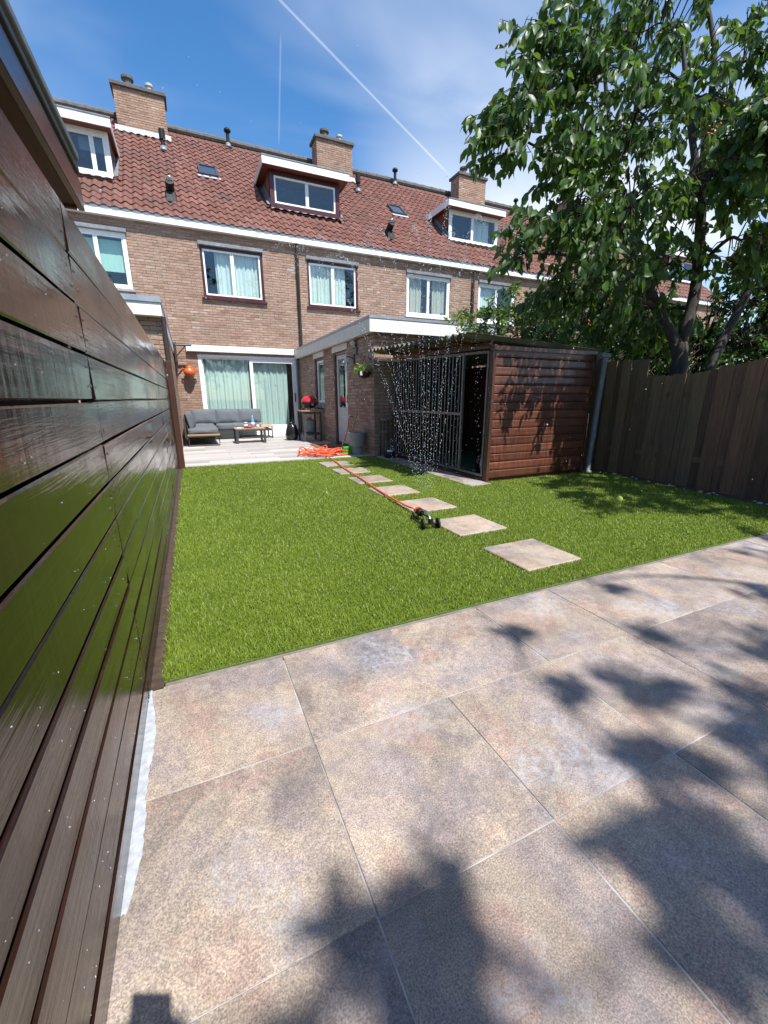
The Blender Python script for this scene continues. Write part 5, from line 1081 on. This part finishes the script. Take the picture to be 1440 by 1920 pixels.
def tree(name, label, trunk, limbs, lobes, per, size, droop, mat, rng, nsingle=0, group=None, trunkmat='bark', fruit=0, twig=0.3, tr=0.6, extra_branch=True):
    base = trunk[0][0]; T = thing(name, label, 'tree', base, group)
    tp_, tr_ = trunk; sp_ = smooth_path(tp_, 6); rads = np.interp(np.linspace(0, 1, len(sp_)), np.linspace(0, 1, len(tr_)), tr_)
    rads = [r*(1+0.06*math.sin(i*1.7)) for i, r in enumerate(rads)]
    tk = MB().tube(sp_, list(rads), 14).build('trunk', trunkmat, T, smooth=True)
    for l, r in limbs:
        s_ = smooth_path(l, 6); rd = np.interp(np.linspace(0, 1, len(s_)), np.linspace(0, 1, len(r)), r); MB().tube(s_, [q*(1+0.05*math.sin(i*2.3)) for i, q in enumerate(rd)], 10).build('limb', trunkmat, tk, smooth=True)
    LP = limb_points(limbs+[trunk]); cl, lid = clusters(lobes, rng); cen = np.mean([l[0] for l in lobes], axis=0)
    brs = []
    bmb = MB(); roots = np.zeros_like(cl)
    for i, (c, r, n) in enumerate(lobes):
        c = Vector(c); j = min(range(len(LP)), key=lambda q: (LP[q][0]-c).length+0.6*max(0, LP[q][0].z-c.z)); p, pr_ = LP[j]
        pts = smooth_path([p, p.lerp(c, 0.35)+Vector((rng.normal()*0.05, rng.normal()*0.05, 0.10)), p.lerp(c, 0.7)+Vector((rng.normal()*0.05, rng.normal()*0.05, 0.10)), c, c+(c-p).normalized()*r[0]*0.6], 5)
        r0 = min(pr_*0.6, 0.035); bmb.tube(pts, list(np.linspace(r0, 0.006, len(pts))), 6, cap=False)
        A = np.array([tuple(q) for q in pts]); sel = np.where(lid == i)[0]
        if len(sel):
            D = np.linalg.norm(cl[sel][:, None]-A[None], axis=2); D[:, :3] += 0.5; roots[sel] = A[D.argmin(1)]
    bmb.build('branches', trunkmat, tk, smooth=True, kind='stuff')
    pos, d, sc, tw = leaves_for(cl, cen, per, size, droop, rng, twig, tr)
    cr = twigs_mb(cl, tw, roots).build('crown', trunkmat, T, kind='stuff')
    camp = np.array((0, 0, CAMH)); vis = ((pos-camp) @ np.array(fwd)); app = np.where(vis > 0.5, sc/np.maximum(vis, 0.5), 0)
    order = np.argsort(-app); single = order[:nsingle]; rest = order[nsingle:]
    V, F, _ = leaf_geo(pos[rest], d[rest], sc[rest], rng); V = V-np.array(base)
    me = npmesh('foliage', V, F, mat, np.repeat(rng.random(len(rest)), len(LT)), False); o = place('foliage', me, cr, base); setp(o, kind='stuff')
    if nsingle:
        lm = bpy.data.meshes.new('leaf'); lm.from_pydata(LT.tolist(), [], LF.tolist()); finish_mesh(lm, mat)
        ps, ds_, ss = pos[single], d[single], sc[single]; x, y, z = leaf_frames(ps, ds_, rng)
        for k in range(nsingle):
            o = bpy.data.objects.new('leaf', lm); COL.objects.link(o); o.parent = cr; p = ps[k]-np.array(base); s = float(ss[k])
            o.matrix_local = Matrix(((x[k][0]*s, y[k][0]*s, z[k][0]*s, p[0]), (x[k][1]*s, y[k][1]*s, z[k][1]*s, p[1]), (x[k][2]*s, y[k][2]*s, z[k][2]*s, p[2]), (0, 0, 0, 1)))
    if fruit:
        fm = MB(); rngf = random.Random(3)
        for k in range(fruit):
            c = cl[rngf.randrange(len(cl))]
            for q in range(rngf.randint(3, 7)):
                p = Vector(c)+Vector((rngf.gauss(0, 0.03), rngf.gauss(0, 0.03), -0.06+rngf.gauss(0, 0.03))); fm.lathe([(0.002, -0.011), (0.009, -0.006), (0.0115, 0), (0.009, 0.007), (0.002, 0.010)], p, 8)
        fm.build('cherries', 'cherry_fruit', cr, smooth=True, kind='stuff')
    print(name, 'leaves', len(pos)); return T
rng1 = np.random.default_rng(11)
NEAR = 0.88   # the left half of the crown hangs nearer, over the lawn
CL = [((3.71, 4.56, 3.97), (.33, .33, .3), 24), ((4.02, 4.52, 4.32), (.36, .36, .4), 28), ((4.37, 4.73, 5.17), (.36, .36, .4), 24), ((4.84, 4.63, 4.78), (.5, .62, .6), 58), ((5.72, 4.68, 5.51), (.66, .46, .7), 58),
      ((4.68, 4.43, 3.9), (.5, .38, .5), 44), ((5.45, 4.42, 4.28), (.6, .66, .8), 66), ((4.6, 4.26, 3.21), (.5, .36, .5), 36), ((3.95, 4.27, 3.05), (.22, .28, .4), 14), ((3.76, 4.23, 2.68), (.12, .16, .3), 6),
      ((5.34, 4.18, 3.3), (.6, .52, .7), 54), ((6.24, 4.2, 4.73), (.66, .8, .8), 72), ((6.19, 3.46, 3.72), (.42, .6, .7), 40), ((5.88, 3.77, 3.52), (.56, .5, .7), 48), ((6.64, 3.86, 4.96), (.4, .65, .6), 38),
      ((5.13, 4.28, 2.62), (.6, .32, .5), 34), ((4.82, 4.58, 2.42), (.4, .26, .5), 18), ((6.06, 4.14, 2.77), (.5, .5, .6), 28), ((5.83, 3.1, 2.75), (.3, .3, .4), 15), ((6.12, 4.38, 2.2), (.75, .3, .6), 24), ((6.3, 4.9, 6.2), (.8, .5, .7), 50), ((5.16, 2.72, 3.55), (.3, .25, .3), 40), ((5.32, 3.02, 3.6), (.3, .25, .3), 40), ((5.05, 3.0, 3.15), (.25, .25, .25), 18), ((4.07, 3.42, 2.62), (.10, .22, .12), 6), ((5.5, 2.75, 3.5), (.35, .35, .35), 18), ((5.9, 4.9, 2.35), (.7, .4, .5), 46), ((6.9, 4.7, 2.2), (.7, .5, .5), 46), ((6.5, 4.6, 3.6), (.6, .6, .5), 30)]
CL = [(c, r, int(n*(0.78 if c[0] > 5.6 else 0.9))+1) for c, r, n in CL]
CL = [((c[0]*NEAR, c[1]*NEAR, CAMH+(c[2]-CAMH)*NEAR), tuple(q*NEAR for q in r), n) if c[0] < 5.6 and c[1] > 3.9 else (c, r, n) for c, r, n in CL]
tree('cherry_tree', 'large cherry tree with forked trunk behind the old fence', ([(6.14, 3.70, 0), (6.13, 3.71, 0.8), (6.15, 3.72, 1.44), (6.18, 3.79, 1.75)], [0.14, 0.112, 0.10, 0.10]),
     [([(6.18, 3.77, 1.68), (5.99, 3.98, 2.14), (5.69, 4.19, 2.74), (5.41, 4.31, 3.12), (5.31, 4.46, 3.81), (5.24, 4.62, 4.6), (5.1, 4.8, 5.6)], [0.07, 0.06, 0.05, 0.042, 0.035, 0.025, 0.012]),
      ([(6.2, 3.8, 1.65), (6.41, 3.85, 2.35), (6.46, 3.94, 3.08), (6.63, 4.18, 4.12), (6.78, 4.35, 5.28), (6.78, 4.59, 6.09)], [0.078, 0.07, 0.062, 0.05, 0.035, 0.02]),
      ([(6.45, 3.93, 3.0), (6.25, 3.9, 3.5), (6.1, 4.1, 4.4), (6.0, 4.3, 5.3)], [0.06, 0.05, 0.035, 0.02])],
     CL, 13, 0.132, 1.15, 'leaf_cherry', rng1, 300, 'trees beyond the fences', fruit=22)
def over(gx, gy, z): k = z/1.065; return (gx+0.16*k, gy-0.62*k, z)
rng2 = np.random.default_rng(12)
tree('leaning_tree', 'leaning tree at the right edge behind the old fence', ([(6.0, 3.27, 0), (6.02, 3.28, 0.8), (6.06, 3.28, 1.41), (6.34, 3.30, 1.93), (6.48, 3.25, 2.36), (6.68, 3.27, 3.08), (6.7, 2.9, 3.8)], [0.08, 0.062, 0.054, 0.048, 0.044, 0.04, 0.03]),
     [([(6.6, 3.25, 2.8), (6.2, 2.4, 3.2), (5.6, 1.6, 3.6), (5.0, 0.9, 3.9)], [0.06, 0.05, 0.035, 0.02]), ([(6.68, 3.2, 3.1), (6.9, 2.4, 3.8), (6.4, 1.5, 4.2), (5.8, 0.6, 4.4)], [0.06, 0.05, 0.035, 0.02])],
     [(over(a, b, z), (r, r*0.6, r), n) for a, b, z, r, n in ((4.25, 3.65, 4.0, .34, 26), (3.95, 3.2, 4.1, .30, 16), (3.72, 2.72, 4.2, .26, 10), (4.55, 3.05, 4.2, .42, 40), (4.95, 3.5, 4.2, .42, 40), (4.4, 2.5, 4.3, .34, 20), (4.95, 2.7, 4.4, .42, 40), (4.85, 2.1, 4.4, .36, 24), (5.3, 2.2, 4.4, .42, 34), (5.3, 4.1, 4.0, .42, 34), (4.1, 1.72, 4.4, .16, 5), (4.75, 3.95, 4.0, .3, 24), (5.0, 1.6, 4.6, .4, 24))]+[((7.0, 3.1, 3.9), (.6, .6, .6), 40), ((7.2, 3.3, 2.9), (.4, .5, .5), 24), ((6.2, 2.3, 3.5), (.5, .4, .5), 30)],
     16, 0.125, 0.6, 'leaf_cherry', rng2, 0, 'trees beyond the fences')
rng3 = np.random.default_rng(13)
SH3 = [((0.19, 0.60), 3.2, 0.03, 2), ((0.42, 0.565), 3.2, 0.03, 2), ((0.24, 0.54), 3.2, 0.05, 3), ((0.32, 0.49), 3.3, 0.06, 4), ((0.39, 0.50), 3.4, 0.04, 3), ((0.37, 0.42), 3.4, 0.06, 4), ((0.27, 0.44), 3.4, 0.05, 3), ((0.08, 0.47), 3.2, 0.03, 1),
       ((0.86, 0.42), 3.6, 0.06, 5), ((0.86, 0.25), 3.6, 0.08, 7), ((1.02, 0.40), 3.8, 0.14, 14), ((1.06, 0.15), 3.7, 0.18, 16), ((1.22, 0.55), 3.9, 0.12, 11), ((1.42, 0.76), 4.0, 0.14, 10), ((1.20, 0.86), 3.8, 0.06, 3), ((1.66, 0.50), 4.1, 0.28, 26), ((1.5, 0.2), 4.2, 0.30, 28), ((2.15, 0.72), 4.2, 0.22, 14), ((2.75, 0.9), 4.3, 0.24, 13), ((3.2, 0.6), 4.4, 0.45, 28), ((2.45, 0.3), 4.4, 0.42, 32), ((1.25, -0.2), 4.2, 0.4, 26), ((2.08, 1.39), 4.0, 0.06, 3), ((1.27, 1.27), 3.7, 0.05, 2), ((3.5, 1.2), 4.2, 0.28, 12), ((2.6, -0.6), 4.6, 0.6, 34), ((3.9, 0.0), 4.5, 0.6, 30), ((1.80, 0.98), 4.0, 0.09, 4), ((3.9, 0.9), 4.4, 0.36, 20)]
tree('shade_tree', 'leafy tree over the patio whose dappled shade falls on the tiles', ([(5.75, -4.2, 0), (5.7, -4.2, 2.0), (5.5, -4.1, 4.0), (5.0, -3.9, 5.2), (4.4, -3.7, 6.2)], [0.18, 0.15, 0.12, 0.08, 0.05]),
     [([(5.1, -3.95, 5.0), (4.2, -3.7, 6.0), (3.2, -3.5, 6.4), (2.2, -3.4, 6.4), (1.4, -3.2, 6.0)], [0.05, 0.035, 0.022, 0.015, 0.008]), ([(4.5, -3.75, 6.1), (4.2, -3.2, 6.7), (3.6, -2.6, 6.8), (3.0, -2.3, 6.6)], [0.04, 0.028, 0.018, 0.01])],
     [(over(g_[0], g_[1], z+2.6), (r*0.9, r*0.5, r*0.8), int(n*1.15)+1) for g_, z, r, n in SH3], 12, 0.10, 0.35, 'leaf_cherry', rng3, 0, 'trees beyond the fences', twig=0.07)
rng4 = np.random.default_rng(14)
tree('pear_tree', 'small light green leafed tree rising behind the kennel roof', ([(5.36, 6.62, 0), (5.35, 6.6, 1.0), (5.28, 6.5, 1.8), (5.1, 6.3, 2.4)], [0.05, 0.045, 0.035, 0.02]), [([(5.28, 6.5, 1.8), (4.9, 6.4, 2.1), (4.5, 6.35, 2.3)], [0.025, 0.018, 0.008])],
     [((4.42, 6.30, 2.36), (.24, .16, .25), 14), ((4.87, 6.15, 2.45), (.32, .26, .3), 30), ((5.13, 6.1, 2.78), (.14, .2, .2), 10), ((4.68, 6.2, 2.12), (.34, .14, .3), 18), ((5.38, 6.15, 2.35), (.26, .26, .3), 14)], 16, 0.065, 0.2, 'leaf_light', rng4, 0, 'trees beyond the fences', twig=0.18, tr=0.9)
sh_l = ['round leafy shrub right of the light green tree', 'dense leafy shrub behind the cherry tree trunk', 'bushy shrub between cherry trunk and old fence', 'shrub behind the leaning tree trunk', 'tall shrub at the right edge of the picture', 'far shrub in front of the farthest row house']
for k, (c, r, n, mt) in enumerate([((6.1, 6.4, 2.15), (.75, .7, .5), 150, 'leaf_mid'), ((7.3, 6.6, 2.6), (1.0, 1.1, .7), 260, 'leaf_mid'), ((7.5, 5.5, 1.9), (.95, .8, .7), 220, 'leaf_mid'), ((8.1, 4.5, 1.9), (1.0, .8, .7), 220, 'leaf_mid'), ((8.6, 4.0, 2.9), (.6, 1.4, .7), 220, 'leaf_mid'), ((9.6, 7.2, 2.7), (1.2, 1.2, .8), 200, 'leaf_mid')]):
    r5 = np.random.default_rng(20+k)
    tree('shrub', sh_l[k], ([(c[0], c[1], 0), (c[0]+0.03, c[1], c[2]*0.5), (c[0], c[1]+0.03, c[2])], [0.06, 0.05, 0.02]), [], [(c, r, n), ((c[0], c[1], c[2]-r[1]*0.9), (r[0]*0.9, r[1]*0.6, r[2]), n//2)], 16, 0.09, 0.3, mt, r5, 0, 'shrubs beyond the old fence', twig=0.22, tr=0.9)
# basket plant leaves
r6 = np.random.default_rng(31); n = 170; ang = r6.uniform(0, 2*np.pi, n); rd = r6.uniform(0.03, 0.17, n)
pp = np.stack([2.90+rd*np.cos(ang), 7.2+rd*np.sin(ang), 1.52+0.13*r6.random(n)-rd*0.35], 1); dd = np.stack([np.cos(ang), np.sin(ang), r6.normal(size=n)*0.5], 1)
V, F, _ = leaf_geo(pp, dd, r6.uniform(0.03, 0.06, n), r6); me = npmesh('trailing_plant', V-np.array((2.9, 7.15, 1.4)), F, 'leaf_light', np.repeat(r6.random(n), len(LT))); o = place('trailing_plant', me, hb_, (2.9, 7.15, 1.4)); setp(o, kind='stuff')

# ------------------------------------------------------------------ water thrown by the sprinkler
def water():
    rg = np.random.default_rng(5); P = []; Rr = []
    side = np.array(rgt); dep = np.array((math.sin(YAW), math.cos(YAW), 0)); g0 = 9.81
    tube0 = np.array(Z(s0+sdv*0.20, 0.13)); tube1 = np.array(Z(s0+sdv*0.36, 0.11))
    NJ = 15
    for i in range(NJ):
        u = i/(NJ-1); o = tube0*(1-u)+tube1*u; vs_ = -1.75+2.75*u+rg.normal()*0.06; v = side*vs_+dep*(1.0+0.15*rg.normal())+np.array((0, 0, 6.6+0.25*rg.normal()))
        T = 2*v[2]/g0
        n = 300; t = (np.arange(n)+rg.random(n)*0.8)/n*T
        t = t[t > 0.03]
        p = o+v*t[:, None]; p[:, 2] -= 0.5*g0*t**2; p += rg.normal(size=p.shape)*(0.003+0.022*(t/T)**1.5)[:, None]
        p = p[p[:, 2] > 0.04]; P.append(p); Rr.append(rg.uniform(0.0018, 0.0040, len(p))*(1-0.35*(t[:len(p)]/T)))
    n = 520; q = np.stack([rg.uniform(-0.1, 3.2, n), rg.uniform(0.7, 6.5, n), rg.uniform(0.1, 3.0, n)], 1); P.append(q); Rr.append(rg.uniform(0.0010, 0.0024, n))
    P = np.concatenate(P); Rr = np.concatenate(Rr)
    bm2 = bmesh.new(); bmesh.ops.create_icosphere(bm2, subdivisions=1, radius=1); T_ = np.array([tuple(v.co) for v in bm2.verts]); bm2.verts.ensure_lookup_table(); Fc = np.array([[v.index for v in f.verts] for f in bm2.faces]); bm2.free()
    T2 = T_[None]*Rr[:, None, None]; T2[:, :, 2] *= rg.uniform(1.0, 1.8, len(P))[:, None]
    V = P[:, None, :]+T2; F = (np.arange(len(P))*len(T_))[:, None, None]+Fc[None]
    me = npmesh('water_spray', V.reshape(-1, 3), F.reshape(-1, 3), 'water', None, True); o = place('water_spray', me); setp(o, 'fan of glittering water drops thrown up by the lawn sprinkler', 'water spray', None, 'stuff')
water()

# ------------------------------------------------------------------ the photographer, behind the lens
def skin_mesh(name, verts, edges, rad, mat, parent, loc):
    me = bpy.data.meshes.new(name); me.from_pydata([tuple(Vector(v)-Vector(loc)) for v in verts], edges, []); o = bpy.data.objects.new(name, me); COL.objects.link(o); o.parent = parent; LOC[o.name] = Vector(loc)
    m = o.modifiers.new('Skin', 'SKIN'); m.use_smooth_shade = True
    for v, r in zip(me.skin_vertices[0].data, rad): v.radius = (r, r) if isinstance(r, (int, float)) else r
    me.skin_vertices[0].data[0].use_root = True
    o.modifiers.new('Subd', 'SUBSURF').levels = 1; o.modifiers['Subd'].render_levels = 2
    me.materials.append(MT(mat)); return o
pc = Vector((0.06, -0.52, 0)); pe = thing('person', 'photographer in dark clothes holding a phone, seen only as shadow on the patio', 'person', tuple(pc))
def PV(*a): return [tuple(pc+Vector(v)) for v in a]
body = PV((0, 0, 0.92), (0, 0, 1.10), (0, 0.0, 1.32), (0, 0.0, 1.44), (0, 0.02, 1.52), (0, 0.035, 1.60), (0, 0.045, 1.70), (-0.19, 0, 1.40), (-0.25, 0.06, 1.13), (-0.14, 0.30, 1.0), (-0.09, 0.42, 0.97), (0.19, 0, 1.40), (0.25, 0.06, 1.13), (0.06, 0.30, 1.0), (-0.02, 0.42, 0.97),
          (-0.09, 0, 0.86), (-0.10, 0.02, 0.48), (-0.11, 0, 0.09), (-0.12, 0.13, 0.04), (0.09, 0, 0.86), (0.10, 0.02, 0.48), (0.11, 0, 0.09), (0.12, 0.13, 0.04))
edges = [(0, 1), (1, 2), (2, 3), (3, 4), (4, 5), (5, 6), (3, 7), (7, 8), (8, 9), (9, 10), (3, 11), (11, 12), (12, 13), (13, 14), (0, 15), (15, 16), (16, 17), (17, 18), (0, 19), (19, 20), (20, 21), (21, 22)]
rad = [(0.15, 0.11), (0.145, 0.10), (0.16, 0.11), (0.12, 0.08), 0.055, (0.075, 0.09), (0.07, 0.085), 0.065, 0.045, 0.032, 0.026, 0.065, 0.045, 0.032, 0.026, 0.085, 0.06, 0.045, 0.035, 0.085, 0.06, 0.045, 0.035]
skin_mesh('body', body, edges, rad, 'skin', pe, pc)
skin_mesh('shirt', body[:4]+[body[7], body[8], body[11], body[12]], [(0, 1), (1, 2), (2, 3), (3, 4), (4, 5), (3, 6), (6, 7)], [(0.17, 0.13), (0.16, 0.115), (0.175, 0.125), (0.13, 0.095), 0.08, 0.06, 0.08, 0.06], 'dark_cloth', pe, pc)
skin_mesh('trousers', [body[0], body[15], body[16], body[17], body[19], body[20], body[21]], [(0, 1), (1, 2), (2, 3), (0, 4), (4, 5), (5, 6)], [(0.165, 0.125), 0.1, 0.075, 0.062, 0.1, 0.075, 0.062], 'denim', pe, pc)
MB().lathe([(0.03, -0.02), (0.088, 0.0), (0.092, 0.05), (0.075, 0.10), (0.03, 0.125)], tuple(pc+Vector((0, 0.025, 1.66))), 16).build('hair', 'jar_brown', pe, smooth=True)
# phone just behind the lens, tilted like the view
ph = MB(); o0 = Vector((0, 0, CAMH))-fwd*0.010; a0, a1, b0, b1, dd0, dd1 = -0.058, 0.014, -0.130, 0.016, -0.009, 0.0
vs = [o0+r2*a+u2*b+fwd*d_ for d_ in (dd0, dd1) for a, b in ((a0, b0), (a1, b0), (a1, b1), (a0, b1))]
phone = thing('smartphone', 'smartphone held up by the photographer, its shadow on the patio', 'phone', tuple(o0))
ph.add(vs, [(3, 2, 1, 0), (4, 5, 6, 7), (0, 1, 5, 4), (1, 2, 6, 5), (2, 3, 7, 6), (3, 0, 4, 7)]).build('case', 'black_plastic', phone, bevel=0.003, seg=2)
for sgn, pw in ((-1, Vector(body[10])), (1, Vector(body[14]))):
    edge_x = a0 if sgn < 0 else a1
    hv = [pw, o0+r2*(edge_x+sgn*0.012)+u2*(b0+0.012)-fwd*0.018]; he = [(0, 1)]; hr = [0.026, (0.022, 0.018)]
    for q in range(4):
        k0 = len(hv); pb = o0+r2*(edge_x+sgn*0.014)+u2*(b0+0.012+0.017*q)-fwd*0.008; hv += [pb, o0+r2*(edge_x+sgn*0.010)+u2*(b0+0.014+0.017*q)+fwd*0.006, o0+r2*(edge_x-sgn*0.020)+u2*(b0+0.016+0.017*q)+fwd*0.009]; he += [(1, k0), (k0, k0+1), (k0+1, k0+2)]; hr += [0.009, 0.008, 0.007]
    k0 = len(hv); hv += [o0+r2*(edge_x+sgn*0.006)+u2*(b0+0.045)-fwd*0.020, o0+r2*(edge_x-sgn*0.014)+u2*(b0+0.065)-fwd*0.017]; he += [(1, k0), (k0, k0+1)]; hr += [0.010, 0.008]
    skin_mesh('hand', hv, he, hr, 'skin', pe, pc)

# ------------------------------------------------------------------ tall trees across the back lane, mirrored in the house windows
for k, (x, y, h, nm) in enumerate([(-6, -13, 11, 'tall leafy tree across the lane behind the camera, leftmost of four'), (0.5, -14.5, 12.5, 'tall leafy tree across the lane behind the camera, second from left'), (7, -14, 11.5, 'tall leafy tree across the lane behind the camera, third from left'), (14, -15, 13, 'tall leafy tree across the lane behind the camera, rightmost of four')]):
    rk = np.random.default_rng(60+k)
    tree('tall_tree', nm, ([(x, y, -0.05), (x+0.1, y, h*0.35), (x, y+0.1, h*0.75)], [0.25, 0.2, 0.06]), [], [((x, y, h*0.62), (2.9, h*0.36, 2.2), 170), ((x-1.6, y, h*0.5), (1.8, h*0.25, 1.6), 60), ((x+1.6, y, h*0.45), (1.8, h*0.25, 1.6), 60)], 9, 0.42, 0.4, 'leaf_mid', rk, 0, 'tall trees across the lane', twig=0.8, tr=0.9)
